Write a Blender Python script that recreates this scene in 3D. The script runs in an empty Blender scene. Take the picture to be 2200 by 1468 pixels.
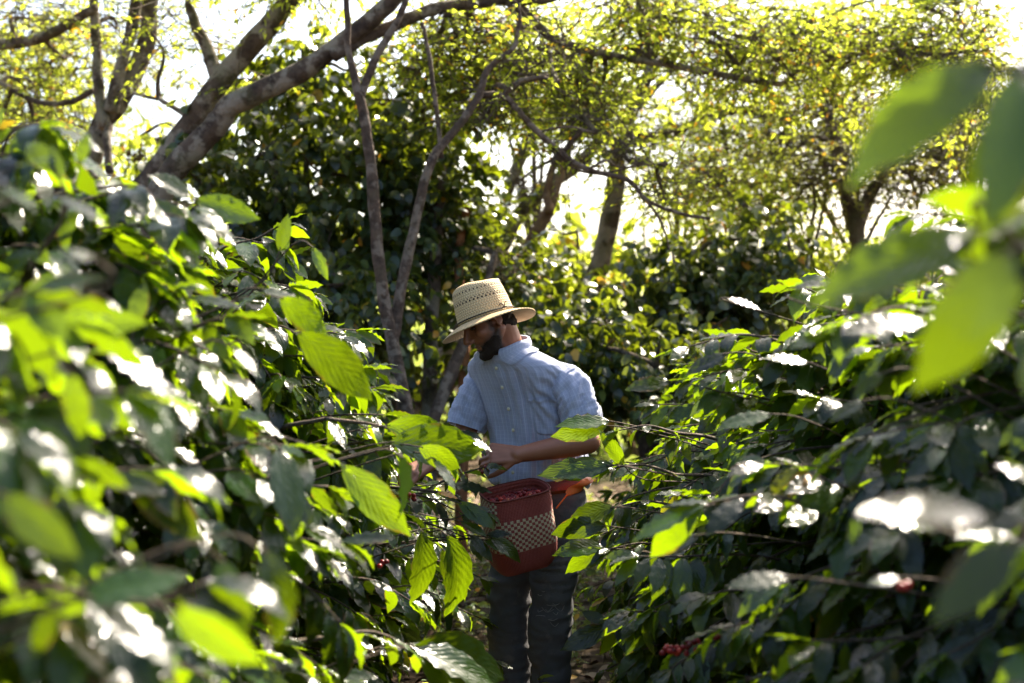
import bpy, math, random
import numpy as np
from mathutils import Vector, Matrix, noise

sc = bpy.context.scene
COL = sc.collection
R = math.radians
FPX = 3056.0           # focal length in photograph pixels (50 mm on a 36 mm sensor)
CAMZ = 1.486

def at(px, py, Y):
    """the point of the world that a pixel of the photograph shows at distance Y"""
    return np.array([(px - 1100) / FPX * Y, Y, CAMZ + (734 - py) / FPX * Y])

def nrm(v):
    v = np.asarray(v, float)
    return v / (np.linalg.norm(v, axis=-1, keepdims=True) + 1e-12)

# ------------------------------------------------------------------ meshes
class MB:
    """collects vertices and faces (tris / quads) with uvs and material slots"""
    def __init__(self):
        self.v = []; self.n = 0
        self.f = {3: [], 4: []}; self.uv = {3: [], 4: []}; self.mi = {3: [], 4: []}
    def add(self, verts, faces, uvs=None, mat=0):
        """faces: (M,k) index array; uvs: (V,2) per vertex or None"""
        verts = np.asarray(verts, float)
        self.v.append(verts)
        for fa in (faces if isinstance(faces, list) else [faces]):
            fa = np.asarray(fa, int)
            if fa.size == 0: continue
            k = fa.shape[1]
            self.f[k].append(fa + self.n)
            u = np.zeros((fa.shape[0], k, 2)) if uvs is None else np.asarray(uvs)[fa]
            self.uv[k].append(u)
            self.mi[k].append(np.full(fa.shape[0], mat, int))
        self.n += len(verts)
        return self
    def mesh(self, name, mats, smooth=True, offset=(0, 0, 0)):
        me = bpy.data.meshes.new(name)
        V = np.concatenate(self.v) - np.asarray(offset, float)
        fs, us, ms, st, s0 = [], [], [], [], 0
        for k in (3, 4):
            if not self.f[k]: continue
            F = np.concatenate(self.f[k]); fs.append(F.ravel())
            us.append(np.concatenate(self.uv[k]).reshape(-1, 2)); ms.append(np.concatenate(self.mi[k]))
            st.append(s0 + np.arange(len(F)) * k); s0 += len(F) * k
        L = np.concatenate(fs); S = np.concatenate(st)
        me.vertices.add(len(V)); me.vertices.foreach_set('co', V.astype(np.float32).ravel())
        me.loops.add(len(L)); me.loops.foreach_set('vertex_index', L.astype(np.int32))
        me.polygons.add(len(S)); me.polygons.foreach_set('loop_start', S.astype(np.int32))
        me.polygons.foreach_set('use_smooth', np.full(len(S), smooth))
        for m in (mats if isinstance(mats, (list, tuple)) else [mats]): me.materials.append(m)
        me.polygons.foreach_set('material_index', np.concatenate(ms).astype(np.int32))
        uvl = me.uv_layers.new(name='UVMap')
        uvl.data.foreach_set('uv', np.concatenate(us).astype(np.float32).ravel())
        me.update(calc_edges=True)
        me.validate()
        return me

def root_loc(o):
    while o.parent is not None: o = o.parent
    return np.array(o.location)

def link(name, me, parent=None, loc=None):
    o = bpy.data.objects.new(name, me)
    COL.objects.link(o)
    if parent is not None: o.parent = parent
    elif loc is not None: o.location = loc
    return o

def build(mb, name, mats, parent=None, loc=(0, 0, 0), smooth=True):
    """one mesh object from world coordinates: its origin is LOC, or its thing's base"""
    off = root_loc(parent) if parent is not None else np.asarray(loc, float)
    return link(name, mb.mesh(name, mats, smooth, off), parent, None if parent is not None else loc)

def tag(o, label=None, cat=None, group=None, kind=None):
    for k, v in (('label', label), ('category', cat), ('group', group), ('kind', kind)):
        if v: o[k] = v
    return o

def thing(name, label, cat, loc, group=None):
    o = bpy.data.objects.new(name, None); COL.objects.link(o)
    o.location = loc; o.empty_display_size = .2
    return tag(o, label, cat, group)

# ------------------------------------------------------------------ shapes
def catmull(P, n):
    """smooth polyline through rows of P (any columns), n points per span"""
    P = np.asarray(P, float)
    if len(P) < 3:
        t = np.linspace(0, 1, n + 1)[:, None]
        return P[0] * (1 - t) + P[-1] * t
    Q = np.vstack([2 * P[0] - P[1], P, 2 * P[-1] - P[-2]])
    out = []
    for i in range(1, len(Q) - 2):
        a, b, c, d = Q[i - 1], Q[i], Q[i + 1], Q[i + 2]
        t = (np.arange(n) / n)[:, None]
        out.append(.5 * ((2 * b) + (-a + c) * t + (2 * a - 5 * b + 4 * c - d) * t**2 + (-a + 3 * b - 3 * c + d) * t**3))
    out.append(P[-1:])
    return np.vstack(out)

def frames(pts):
    T = nrm(np.gradient(pts, axis=0))
    up = np.array([0, 0, 1.]) if abs(T[0][2]) < .9 else np.array([1., 0, 0])
    N = [nrm(np.cross(np.cross(T[0], up), T[0]))]
    for i in range(1, len(pts)):
        v = N[-1] - T[i] * np.dot(N[-1], T[i]); N.append(nrm(v))
    N = np.array(N); B = np.cross(T, N)
    return T, N, B

def tube(mb, pts, rad, sides=8, mat=0, caps=True, wob=0., rng=None, usc=1.):
    pts = np.asarray(pts, float); rad = np.broadcast_to(np.asarray(rad, float), (len(pts),))
    T, N, B = frames(pts)
    a = np.linspace(0, 2 * np.pi, sides, endpoint=False)
    rr = np.ones((len(pts), sides))
    if wob:
        rng = rng or np.random.default_rng(1)
        base = rng.normal(0, wob, (len(pts), sides))
        base = (base + np.roll(base, 1, 1) + np.roll(base, -1, 1)) / 1.8
        base[1:-1] = (base[:-2] + base[1:-1] * 2 + base[2:]) / 3
        rr = 1 + base
    V = pts[:, None] + (N[:, None] * np.cos(a)[None, :, None] + B[:, None] * np.sin(a)[None, :, None]) * (rad[:, None] * rr)[..., None]
    n = len(pts)
    i, j = np.meshgrid(np.arange(n - 1), np.arange(sides), indexing='ij')
    j2 = (j + 1) % sides
    F = np.stack([i * sides + j, i * sides + j2, (i + 1) * sides + j2, (i + 1) * sides + j], -1).reshape(-1, 4)
    L = np.concatenate([[0], np.cumsum(np.linalg.norm(np.diff(pts, axis=0), axis=1))])
    uv = np.stack([np.broadcast_to(np.arange(sides) / sides, (n, sides)), np.broadcast_to(L[:, None] * usc, (n, sides))], -1).reshape(-1, 2)
    verts = V.reshape(-1, 3); faces = [F]
    if caps:
        verts = np.vstack([verts, pts[0] - T[0] * rad[0] * .3, pts[-1] + T[-1] * rad[-1] * .5])
        uv = np.vstack([uv, [[0, 0], [0, L[-1] * usc]]])
        k = np.arange(sides); c0 = n * sides; c1 = c0 + 1; e = (n - 1) * sides
        faces.append(np.stack([np.full(sides, c0), (k + 1) % sides, k], -1))
        faces.append(np.stack([np.full(sides, c1), e + k, e + (k + 1) % sides], -1))
    mb.add(verts, faces, uv, mat)
    return mb

def ellipsoid(mb, c, r, frame=None, nu=20, nv=12, mat=0):
    """r: three radii along the rows of FRAME"""
    c = np.asarray(c, float); r = np.broadcast_to(np.asarray(r, float), (3,))
    Fm = np.eye(3) if frame is None else np.asarray(frame)
    u = np.linspace(0, 2 * np.pi, nu, endpoint=False); w = np.linspace(-np.pi / 2, np.pi / 2, nv + 1)[1:-1]
    W, U = np.meshgrid(w, u, indexing='ij')
    P = np.stack([np.cos(W) * np.cos(U), np.cos(W) * np.sin(U), np.sin(W)], -1).reshape(-1, 3)
    P = np.vstack([P, [[0, 0, -1]], [[0, 0, 1]]]) * r
    n = nv - 1
    i, j = np.meshgrid(np.arange(n - 1), np.arange(nu), indexing='ij'); j2 = (j + 1) % nu
    F = np.stack([i * nu + j, i * nu + j2, (i + 1) * nu + j2, (i + 1) * nu + j], -1).reshape(-1, 4)
    k = np.arange(nu); b = n * nu; t = b + 1; e = (n - 1) * nu
    F3 = np.vstack([np.stack([np.full(nu, b), (k + 1) % nu, k], -1), np.stack([np.full(nu, t), e + k, e + (k + 1) % nu], -1)])
    mb.add(c + P @ Fm, [F, F3], None, mat)
    return mb

def capsule(mb, p0, p1, r0, r1, sides=14, mat=0):
    """a tapered limb segment with round ends"""
    p0 = np.asarray(p0, float); p1 = np.asarray(p1, float)
    d = nrm(p1 - p0); L = np.linalg.norm(p1 - p0)
    s, rr = [], []
    for a in np.linspace(-80, 0, 6): s.append(r0 * math.sin(R(a))); rr.append(r0 * math.cos(R(a)))
    for a in np.linspace(0, 80, 6): s.append(L + r1 * math.sin(R(a))); rr.append(r1 * math.cos(R(a)))
    return tube(mb, p0 + np.outer(s, d), rr, sides, mat)

def grid_faces(n, m, wrap=False):
    i, j = np.meshgrid(np.arange(n - 1), np.arange(m if wrap else m - 1), indexing='ij'); j2 = (j + 1) % m
    return np.stack([i * m + j, i * m + j2, (i + 1) * m + j2, (i + 1) * m + j], -1).reshape(-1, 4)

def remesh(mb, voxel, smooth=2, factor=.5):
    """one continuous surface round all the shapes in MB (world coordinates)"""
    me = mb.mesh('tmp', [], True)
    o = bpy.data.objects.new('tmp', me); COL.objects.link(o)
    m = o.modifiers.new('r', 'REMESH'); m.mode = 'VOXEL'; m.voxel_size = voxel
    if smooth:
        s = o.modifiers.new('s', 'SMOOTH'); s.iterations = smooth; s.factor = factor
    dg = bpy.context.evaluated_depsgraph_get()
    em = bpy.data.meshes.new_from_object(o.evaluated_get(dg))
    V = np.zeros(len(em.vertices) * 3, np.float32); em.vertices.foreach_get('co', V)
    F = np.zeros(len(em.loops), np.int32); em.loops.foreach_get('vertex_index', F)
    Nn = np.zeros(len(em.vertices) * 3, np.float32); em.vertices.foreach_get('normal', Nn)
    bpy.data.objects.remove(o); bpy.data.meshes.remove(me); bpy.data.meshes.remove(em)
    return V.reshape(-1, 3).astype(float), F.reshape(-1, 4), Nn.reshape(-1, 3).astype(float)

def fbm(P, sc_, seed=0.):
    return np.array([noise.noise(Vector((p[0] * sc_ + seed, p[1] * sc_ + seed * 1.7, p[2] * sc_ - seed))) for p in P])

# ------------------------------------------------------------------ leaves
def leaf_template(nl, nw, width, waves=0, wavy=0., fold=.12, droop=.2, ph=0., tip=.12, twist=0., power=.85, wide_at=.45):
    """unit leaf lying along +x, face up +z; returns verts, quads, uvs"""
    t = np.linspace(0, 1, nl + 1); s = np.linspace(-1, 1, nw + 1)
    q = t ** (math.log(.5) / math.log(wide_at))
    w = np.sin(np.pi * np.clip(q, 0, 1)) ** power
    body = np.clip(1 - (t - (1 - tip)) / tip, 0, 1)
    w = width / 2 * np.maximum(w * np.where(t > 1 - tip, .55 + .45 * body, 1), .02)
    w[0] = width * .03; w[-1] = width * .008
    T, S = np.meshgrid(t, s, indexing='ij')
    x = T.copy(); y = S * w[:, None]
    z = fold * np.abs(y) - droop * T ** 2 - fold * .5 * np.abs(S) ** 3 * w[:, None]
    if waves:
        z = z + wavy * np.sin(2 * np.pi * waves * T + ph + (S > 0) * 1.3) * np.abs(S) ** 2 * np.sin(np.pi * T) ** .5
    a = twist * T
    y, z = y * np.cos(a) - z * np.sin(a), y * np.sin(a) + z * np.cos(a)
    x = x - .35 * droop * T ** 3
    V = np.stack([x, y, z], -1).reshape(-1, 3)
    uv = np.stack([T, S * .5 + .5], -1).reshape(-1, 2)
    return V, grid_faces(nl + 1, nw + 1)[:, ::-1], uv

def simple_leaf(width, droop=.1):
    V = np.array([[0, 0, 0], [.42, width / 2, .06], [.42, -width / 2, .06], [.48, 0, 0], [1, 0, -droop]], float)
    F = np.array([[0, 2, 3], [0, 3, 1], [2, 4, 3], [3, 4, 1]])
    uv = np.array([[0, .5], [.42, 1], [.42, 0], [.48, .5], [1, .5]])
    return V, F, uv

def scatter(mb, tmpl, pos, d, up, size, mat=0):
    """leaves of one template: pos, axis d, face normal hint up (all N,3), size (N)"""
    if len(pos) == 0: return
    V, F, uv = tmpl
    d = nrm(d); y = nrm(np.cross(up, d)); z = np.cross(d, y)
    M = np.stack([d, y, z], 1) * np.asarray(size)[:, None, None]      # rows: axes
    P = np.einsum('vk,nkj->nvj', V, M) + np.asarray(pos)[:, None]
    n = len(pos)
    FF = (F[None] + (np.arange(n) * len(V))[:, None, None]).reshape(-1, F.shape[1])
    mb.add(P.reshape(-1, 3), FF, np.tile(uv, (n, 1)), mat)

def scatter_mix(mb, tmpls, pos, d, up, size, rng, mat=0):
    pos = np.asarray(pos); d = np.asarray(d); up = np.asarray(up); size = np.asarray(size)
    k = rng.integers(0, len(tmpls), len(pos))
    for i, t in enumerate(tmpls):
        m = k == i
        scatter(mb, t, pos[m], d[m], up[m], size[m], mat)
# ------------------------------------------------------------------ materials
def mat(name):
    m = bpy.data.materials.new(name); m.use_nodes = True
    nt = m.node_tree; nt.nodes.clear()
    return m, nt, nt.nodes, nt.links

class NT:
    def __init__(self, name):
        self.m, self.nt, self.n, self.l = mat(name)
        self.out = self.n.new('ShaderNodeOutputMaterial')
    def node(self, t, **kw):
        nd = self.n.new('ShaderNode' + t)
        for k, v in kw.items():
            if k.startswith('i_'):
                nd.inputs[k[2:].replace('_', ' ')].default_value = v
            else: setattr(nd, k, v)
        return nd
    def set(self, nd, key, v):
        s = nd.inputs[key]
        if hasattr(v, 'is_output') or isinstance(v, bpy.types.NodeSocket): self.l.new(v, s)
        else: s.default_value = v
    def math(self, op, a, b=None, clamp=False):
        nd = self.n.new('ShaderNodeMath'); nd.operation = op; nd.use_clamp = clamp
        self.set(nd, 0, a)
        if b is not None: self.set(nd, 1, b)
        return nd.outputs[0]
    def mix(self, f, a, b):
        nd = self.n.new('ShaderNodeMix'); nd.data_type = 'RGBA'
        self.set(nd, 0, f)
        for key, v in ((6, a), (7, b)):
            self.set(nd, key, v if isinstance(v, bpy.types.NodeSocket) else (*v, 1))
        return nd.outputs[2]
    def ramp(self, fac, stops, interp='LINEAR'):
        nd = self.n.new('ShaderNodeValToRGB'); cr = nd.color_ramp; cr.interpolation = interp
        while len(cr.elements) < len(stops): cr.elements.new(.5)
        for e, (p, c) in zip(cr.elements, stops):
            e.position = p; e.color = (*c, 1) if len(c) == 3 else c
        self.set(nd, 0, fac)
        return nd.outputs[0]
    def noise(self, scale, detail=3, vec=None, rough=.55):
        nd = self.n.new('ShaderNodeTexNoise'); nd.inputs['Scale'].default_value = scale
        nd.inputs['Detail'].default_value = detail; nd.inputs['Roughness'].default_value = rough
        if vec is not None: self.l.new(vec, nd.inputs['Vector'])
        return nd.outputs['Fac']
    def obj(self):
        return self.n.new('ShaderNodeTexCoord').outputs['Object']
    def uv(self):
        o = self.n.new('ShaderNodeTexCoord').outputs['UV']
        s = self.n.new('ShaderNodeSeparateXYZ'); self.l.new(o, s.inputs[0])
        return o, s.outputs[0], s.outputs[1]
    def bump(self, h, strength=.3, dist=.01):
        nd = self.n.new('ShaderNodeBump'); nd.inputs['Strength'].default_value = strength
        nd.inputs['Distance'].default_value = dist
        self.l.new(h, nd.inputs['Height'])
        return nd.outputs[0]
    def principled(self, color, rough=.7, spec=.5, normal=None, **kw):
        p = self.n.new('ShaderNodeBsdfPrincipled')
        self.set(p, 'Base Color', color if isinstance(color, bpy.types.NodeSocket) else (*color, 1))
        self.set(p, 'Roughness', rough); self.set(p, 'Specular IOR Level', spec)
        if normal is not None: self.l.new(normal, p.inputs['Normal'])
        for k, v in kw.items(): self.set(p, k.replace('_', ' '), v)
        return p
    def finish(self, sh):
        self.l.new(sh, self.out.inputs['Surface'])
        return self.m

def leaf_mat(name, dark, mid, young, trans, tfac, rough=.3, spec=.5, veins=True, yellow=.02, vein_bump=.5, tvar=.35):
    t = NT(name)
    rnd = t.node('NewGeometry').outputs['Random Per Island']
    col = t.ramp(rnd, [(0, dark), (.55, mid), (1 - yellow * 3, young), (1 - yellow, young), (min(1, 1 - yellow + .004), (.45, .30, .03)), (1, (.5, .22, .03))])
    tc = t.ramp(rnd, [(0, tuple(c * (1 - tvar) for c in trans)), (.5, trans), (1 - yellow * 3, tuple(min(1, c * (1 + tvar * .7)) for c in trans)), (1 - yellow, trans), (min(1, 1 - yellow + .004), (.75, .50, .03)), (1, (.8, .38, .03))])
    nor = None
    uvv, u, v = t.uv()
    s = t.math('ABSOLUTE', t.math('SUBTRACT', v, .5))
    if veins:
        ph = t.math('SUBTRACT', t.math('MULTIPLY', u, 60), t.math('MULTIPLY', s, 42))
        lat = t.math('SINE', ph)
        edge = t.math('POWER', t.math('MULTIPLY', t.math('ADD', lat, 1.), .5), 6.)
        midrib = t.math('GREATER_THAN', .022, s)
        vmask = t.math('MAXIMUM', t.math('MULTIPLY', edge, .35), midrib)
        col = t.mix(t.math('MULTIPLY', vmask, .08), col, (.14, .20, .05))
        tc = t.mix(t.math('MULTIPLY', vmask, .07), tc, (.25, .34, .02))
        h = t.math('SUBTRACT', t.math('MULTIPLY', lat, .09), t.math('MULTIPLY', midrib, .7))
        h = t.math('ADD', h, t.math('MULTIPLY', t.noise(6, 2, uvv), 1.1))
        nor = t.bump(h, vein_bump, .004)
    spot = t.noise(5, 4, t.obj(), .65)
    col = t.mix(t.ramp(spot, [(.68, (0, 0, 0)), (.74, (.5, .5, .5))]), col, (.18, .12, .03))
    en = t.noise(11, 3, t.obj(), .6)
    brown = t.math('MULTIPLY', t.ramp(t.math('ADD', t.math('MULTIPLY', s, .9), t.math('MULTIPLY', en, .9)), [(.91, (0, 0, 0)), (.97, (1, 1, 1))]), .7)
    col = t.mix(brown, col, (.10, .055, .02)); tc = t.mix(brown, tc, (.30, .17, .02))
    tn = t.noise(4.5, 4, t.obj(), .6); tc = t.mix(t.ramp(tn, [(.56, (0, 0, 0)), (.80, (.22, .22, .22))]), tc, (.44, .48, .01))
    bf = t.node('NewGeometry').outputs['Backfacing']
    col = t.mix(bf, col, t.mix(.5, col, (.09, .14, .05)))
    rg = t.math('ADD', t.math('MULTIPLY', bf, .15), rough)
    p = t.principled(col, rg, spec, nor)
    tr = t.node('BsdfTranslucent'); t.set(tr, 'Color', tc)
    if nor is not None: t.l.new(nor, tr.inputs['Normal'])
    mx = t.node('MixShader'); mx.inputs[0].default_value = tfac
    t.l.new(p.outputs[0], mx.inputs[1]); t.l.new(tr.outputs[0], mx.inputs[2])
    return t.finish(mx.outputs[0])

M = {}
M['coffee'] = leaf_mat('coffee_leaf', (.004, .010, .005), (.007, .020, .007), (.018, .050, .009), (.31, .48, .003), .31, .20, .46, True, .002, tvar=.6)
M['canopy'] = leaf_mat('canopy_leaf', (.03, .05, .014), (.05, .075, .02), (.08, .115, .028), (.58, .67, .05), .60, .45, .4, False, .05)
M['canopy_olive'] = leaf_mat('olive_leaf', (.026, .038, .014), (.04, .056, .02), (.06, .08, .026), (.46, .46, .07), .5, .45, .4, False, .02)
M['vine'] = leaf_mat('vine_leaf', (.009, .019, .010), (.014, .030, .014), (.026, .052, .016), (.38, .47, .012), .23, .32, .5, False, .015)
M['weed'] = leaf_mat('weed_leaf', (.04, .08, .02), (.07, .13, .03), (.10, .16, .04), (.55, .62, .08), .45, .5, .3, False, .05)
M['far'] = leaf_mat('far_leaf', (.04, .07, .025), (.06, .10, .03), (.09, .14, .04), (.45, .55, .10), .45, .6, .3, False, .04)

def bark(name, base, light, dark, moss=.35, lich=.5, scale=1.):
    t = NT(name); o = t.obj()
    n1 = t.noise(9 * scale, 6, o, .65); n2 = t.noise(3.2 * scale, 4, o); n3 = t.noise(28 * scale, 4, o, .7); n4 = t.noise(5.5 * scale, 5, o, .6)
    c = t.mix(t.ramp(n1, [(.35, (0, 0, 0)), (.65, (1, 1, 1))]), dark, base)
    c = t.mix(t.math('MULTIPLY', t.ramp(n4, [(.50, (0, 0, 0)), (.57, (1, 1, 1))]), lich), c, light)
    c = t.mix(t.math('MULTIPLY', t.ramp(n2, [(.52, (0, 0, 0)), (.62, (1, 1, 1))]), moss), c, (.07, .085, .025))
    c = t.mix(t.math('MULTIPLY', t.ramp(n3, [(.55, (0, 0, 0)), (.7, (1, 1, 1))]), .6), c, dark)
    h = t.math('ADD', n1, t.math('MULTIPLY', n3, .6))
    return t.finish(t.principled(c, .9, .2, t.bump(h, .8, .03)).outputs[0])
M['bark'] = bark('lichen_bark', (.135, .096, .070), (.32, .275, .215), (.042, .030, .024), .35, .7)
M['bark_smooth'] = bark('smooth_bark', (.13, .088, .062), (.27, .215, .165), (.05, .034, .026), .12, .6, 1.8)
M['bark_brown'] = bark('brown_bark', (.20, .12, .075), (.30, .22, .16), (.09, .05, .035), .1, .3, 1.4)
M['bark_red'] = bark('red_bark', (.34, .13, .05), (.42, .22, .11), (.18, .07, .03), .0, .3, 1.2)
M['twig'] = bark('twig_bark', (.14, .10, .07), (.24, .2, .16), (.06, .045, .035), .2, .3, 3)

def ground_mat():
    t = NT('soil'); o = t.obj()
    n = t.noise(1.3, 6, o, .6); f = t.noise(14, 6, o, .7); g = t.noise(.5, 3, o)
    c = t.mix(n, (.055, .034, .022), (.13, .085, .055))
    c = t.mix(t.math('MULTIPLY', t.ramp(f, [(.5, (0, 0, 0)), (.62, (1, 1, 1))]), .7), c, (.20, .14, .09))
    c = t.mix(t.math('MULTIPLY', t.ramp(g, [(.5, (0, 0, 0)), (.65, (1, 1, 1))]), .6), c, (.06, .085, .025))
    return t.finish(t.principled(c, .95, .15, t.bump(t.math('ADD', n, f), .8, .05)).outputs[0])
M['soil'] = ground_mat()
def litter_mat():
    t = NT('litter'); rnd = t.node('NewGeometry').outputs['Random Per Island']
    c = t.ramp(rnd, [(0, (.09, .05, .03)), (.4, (.17, .10, .06)), (.75, (.26, .17, .10)), (1, (.34, .25, .16))])
    return t.finish(t.principled(c, .8, .3).outputs[0])
M['litter'] = litter_mat()

def skin_mat():
    t = NT('skin'); o = t.obj(); n = t.noise(35, 4, o); b = t.noise(6, 3, o); f = t.noise(260, 2, o)
    c = t.mix(n, (.25, .10, .053), (.33, .14, .077))
    c = t.mix(t.math('MULTIPLY', b, .5), c, (.27, .085, .044))
    at_ = t.node('Attribute', attribute_name='stubble')
    sn = t.noise(420, 2, o)
    sm = t.math('MULTIPLY', at_.outputs['Fac'], t.math('ADD', .55, t.math('MULTIPLY', sn, .7)), True)
    c = t.mix(sm, c, (.020, .013, .010))
    p = t.principled(c, .48, .45, t.bump(t.math('ADD', n, t.math('MULTIPLY', f, .5)), .15, .003))
    p.inputs['Subsurface Weight'].default_value = .12
    p.inputs['Subsurface Radius'].default_value = (.012, .005, .003)
    p.inputs['Subsurface Scale'].default_value = .6
    return t.finish(p.outputs[0])
M['skin'] = skin_mat()
def hair_mat():
    t = NT('hair'); n = t.noise(220, 3, t.obj())
    c = t.mix(n, (.012, .008, .006), (.045, .030, .022))
    return t.finish(t.principled(c, .8, .12, t.bump(n, .7, .004)).outputs[0])
M['hair'] = hair_mat()

def shirt_mat():
    t = NT('checked_cotton'); uvv, u, v = t.uv()
    def line(x, pitch, w):
        fr = t.math('FRACT', t.math('DIVIDE', x, pitch))
        return t.math('LESS_THAN', fr, w)
    lu = line(u, .0135, .11); lv = line(v, .0145, .09); lu2 = line(t.math('ADD', u, .0040), .0135, .06)
    m = t.math('MAXIMUM', t.math('MULTIPLY', lu, .62), t.math('MULTIPLY', lv, .34))
    m = t.math('MAXIMUM', m, t.math('MULTIPLY', lu2, .3))
    o = t.obj(); n = t.noise(7, 4, o); f = t.noise(400, 2, o)
    base = t.mix(n, (.375, .405, .535), (.44, .465, .59))
    c = t.mix(m, base, (.68, .72, .80))
    p = t.principled(c, .85, .2, t.bump(t.math('ADD', t.noise(26, 5, o), t.math('MULTIPLY', f, .3)), .35, .006))
    p.inputs['Sheen Weight'].default_value = .15
    tr = t.node('BsdfTranslucent'); t.set(tr, 'Color', c)
    mx = t.node('MixShader'); mx.inputs[0].default_value = .18
    t.l.new(p.outputs[0], mx.inputs[1]); t.l.new(tr.outputs[0], mx.inputs[2])
    return t.finish(mx.outputs[0])
M['shirt'] = shirt_mat()

def simple(name, col, rough=.6, spec=.4, nscale=0, col2=None, bump=0., bscale=60, **kw):
    t = NT(name); o = t.obj(); nor = None; c = col
    if nscale: c = t.mix(t.noise(nscale, 5, o, .6), col, col2)
    if bump: nor = t.bump(t.noise(bscale, 4, o), bump, .005)
    return t.finish(t.principled(c, rough, spec, nor, **kw).outputs[0])
M['button'] = simple('button', (.62, .55, .36), .35)
def denim():
    t = NT('faded_denim'); o = t.obj()
    n = t.noise(5, 5, o, .6); s = t.noise(16, 6, o, .7); w = t.noise(300, 2, o)
    c = t.mix(n, (.066, .066, .072), (.125, .123, .128))
    c = t.mix(t.math('MULTIPLY', t.ramp(s, [(.55, (0, 0, 0)), (.72, (1, 1, 1))]), .45), c, (.22, .21, .20))
    return t.finish(t.principled(c, .9, .15, t.bump(t.math('ADD', s, t.math('MULTIPLY', w, .4)), .5, .006)).outputs[0])
M['denim'] = denim()
M['leather'] = simple('brown_leather', (.09, .045, .025), .5, .4, 20, (.14, .07, .04), .3, 120)
M['boot'] = simple('boot_leather', (.05, .035, .025), .6, .3, 20, (.09, .065, .045), .3, 90)
M['metal'] = simple('dull_metal', (.4, .38, .34), .4, .5, Metallic=1.)
M['orange'] = simple('orange_cloth', (.62, .12, .025), .6, .3, 30, (.72, .17, .03), .3, 200)
M['eye'] = simple('eye_dark', (.02, .012, .01), .2, .5)
M['cord'] = simple('dark_cord', (.03, .022, .015), .7)
M['thread'] = simple('straw_thread', (.5, .4, .25), .8)
def cherry_mat():
    t = NT('coffee_cherry_skin')
    r = t.node('ObjectInfo').outputs['Random']
    c = t.ramp(r, [(0, (.07, .006, .008)), (.5, (.20, .012, .012)), (.85, (.36, .03, .018)), (1, (.32, .09, .03))])
    return t.finish(t.principled(c, .35, .3).outputs[0])
M['cherry'] = cherry_mat()

def straw_mat(name, rings=False, holes=False):
    t = NT(name); uvv, u, v = t.uv(); o = t.obj()
    if rings:
        k = t.math('SINE', t.math('MULTIPLY', v, 2 * math.pi * 190))
        a = t.math('SINE', t.math('ADD', t.math('MULTIPLY', u, 2 * math.pi * 70), t.math('MULTIPLY', v, 420)))
    else:
        saw = t.math('PINGPONG', t.math('MULTIPLY', v, 110), 1.)
        k = t.math('SINE', t.math('ADD', t.math('MULTIPLY', u, 2 * math.pi * 62), t.math('MULTIPLY', saw, 4.)))
        a = t.math('SINE', t.math('MULTIPLY', v, 2 * math.pi * 110))
    w = t.math('ADD', t.math('MULTIPLY', k, .6), t.math('MULTIPLY', a, .4))
    n = t.noise(14, 5, o)
    c = t.mix(n, (.62, .43, .20), (.80, .60, .33))
    c = t.mix(t.ramp(w, [(.0, (.55, .55, .55)), (.45, (0, 0, 0))]), c, (.34, .21, .10))
    if holes:
        def row(v0, hw, cnt, duty, sh):
            inv = t.math('LESS_THAN', t.math('ABSOLUTE', t.math('SUBTRACT', v, v0)), hw)
            fr = t.math('FRACT', t.math('ADD', t.math('MULTIPLY', u, cnt), sh))
            d = t.math('ABSOLUTE', t.math('SUBTRACT', fr, .5))
            vv = t.math('DIVIDE', t.math('ABSOLUTE', t.math('SUBTRACT', v, v0)), hw)
            return t.math('MULTIPLY', inv, t.math('LESS_THAN', t.math('ADD', t.math('MULTIPLY', d, 2 / duty), vv), 1.))
        hm = t.math('MAXIMUM', row(.066, .0044, 40, .62, 0), row(.103, .0036, 40, .5, .3))
        hm = t.math('MAXIMUM', hm, row(.0745, .003, 40, .42, .5))
        c = t.mix(hm, c, (.012, .009, .006))  # no openings: the dark inside of the crown is painted as dots
    return t.finish(t.principled(c, .7, .25, t.bump(w, .6, .003)).outputs[0])
M['straw'] = straw_mat('woven_straw', holes=True)
M['straw_brim'] = straw_mat('straw_brim', rings=True)

def basket_mat():
    t = NT('woven_palm'); uvv, u, v = t.uv()
    P = .0105
    cu = t.math('FLOOR', t.math('DIVIDE', u, P)); cv = t.math('FLOOR', t.math('DIVIDE', v, P))
    chk = t.math('GREATER_THAN', t.math('FRACT', t.math('MULTIPLY', t.math('ADD', cu, cv), .5)), .25)
    band = t.math('MULTIPLY', t.math('GREATER_THAN', v, .094), t.math('LESS_THAN', v, .210))
    # one side of the basket carries a second, shorter band up to its rim
    side = t.math('MULTIPLY', t.math('GREATER_THAN', u, .560), t.math('GREATER_THAN', v, .2205))
    m = t.math('MULTIPLY', chk, t.math('MAXIMUM', band, t.math('MULTIPLY', side, t.math('LESS_THAN', v, .283))))
    o = t.obj(); n = t.noise(22, 4, o)
    su = t.math('SINE', t.math('MULTIPLY', u, 2 * math.pi / P)); sv = t.math('SINE', t.math('MULTIPLY', v, 2 * math.pi / P))
    wv = t.math('ABSOLUTE', t.math('MULTIPLY', su, sv))
    red = t.mix(n, (.28, .048, .040), (.46, .10, .075))
    red = t.mix(t.math('MULTIPLY', t.math('SUBTRACT', 1., wv), .35), red, (.06, .012, .010))
    c = t.mix(m, red, t.mix(n, (.54, .44, .28), (.70, .60, .42)))
    h = t.math('ADD', wv, t.math('MULTIPLY', chk, .5))
    return t.finish(t.principled(c, .55, .35, t.bump(h, .7, .005)).outputs[0])
M['basket'] = basket_mat()
M['redstrap'] = simple('red_strap', (.10, .022, .016), .7, .3, 40, (.15, .035, .025), .5, 250)
# ------------------------------------------------------------------ setting
rng = np.random.default_rng(7)

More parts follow.
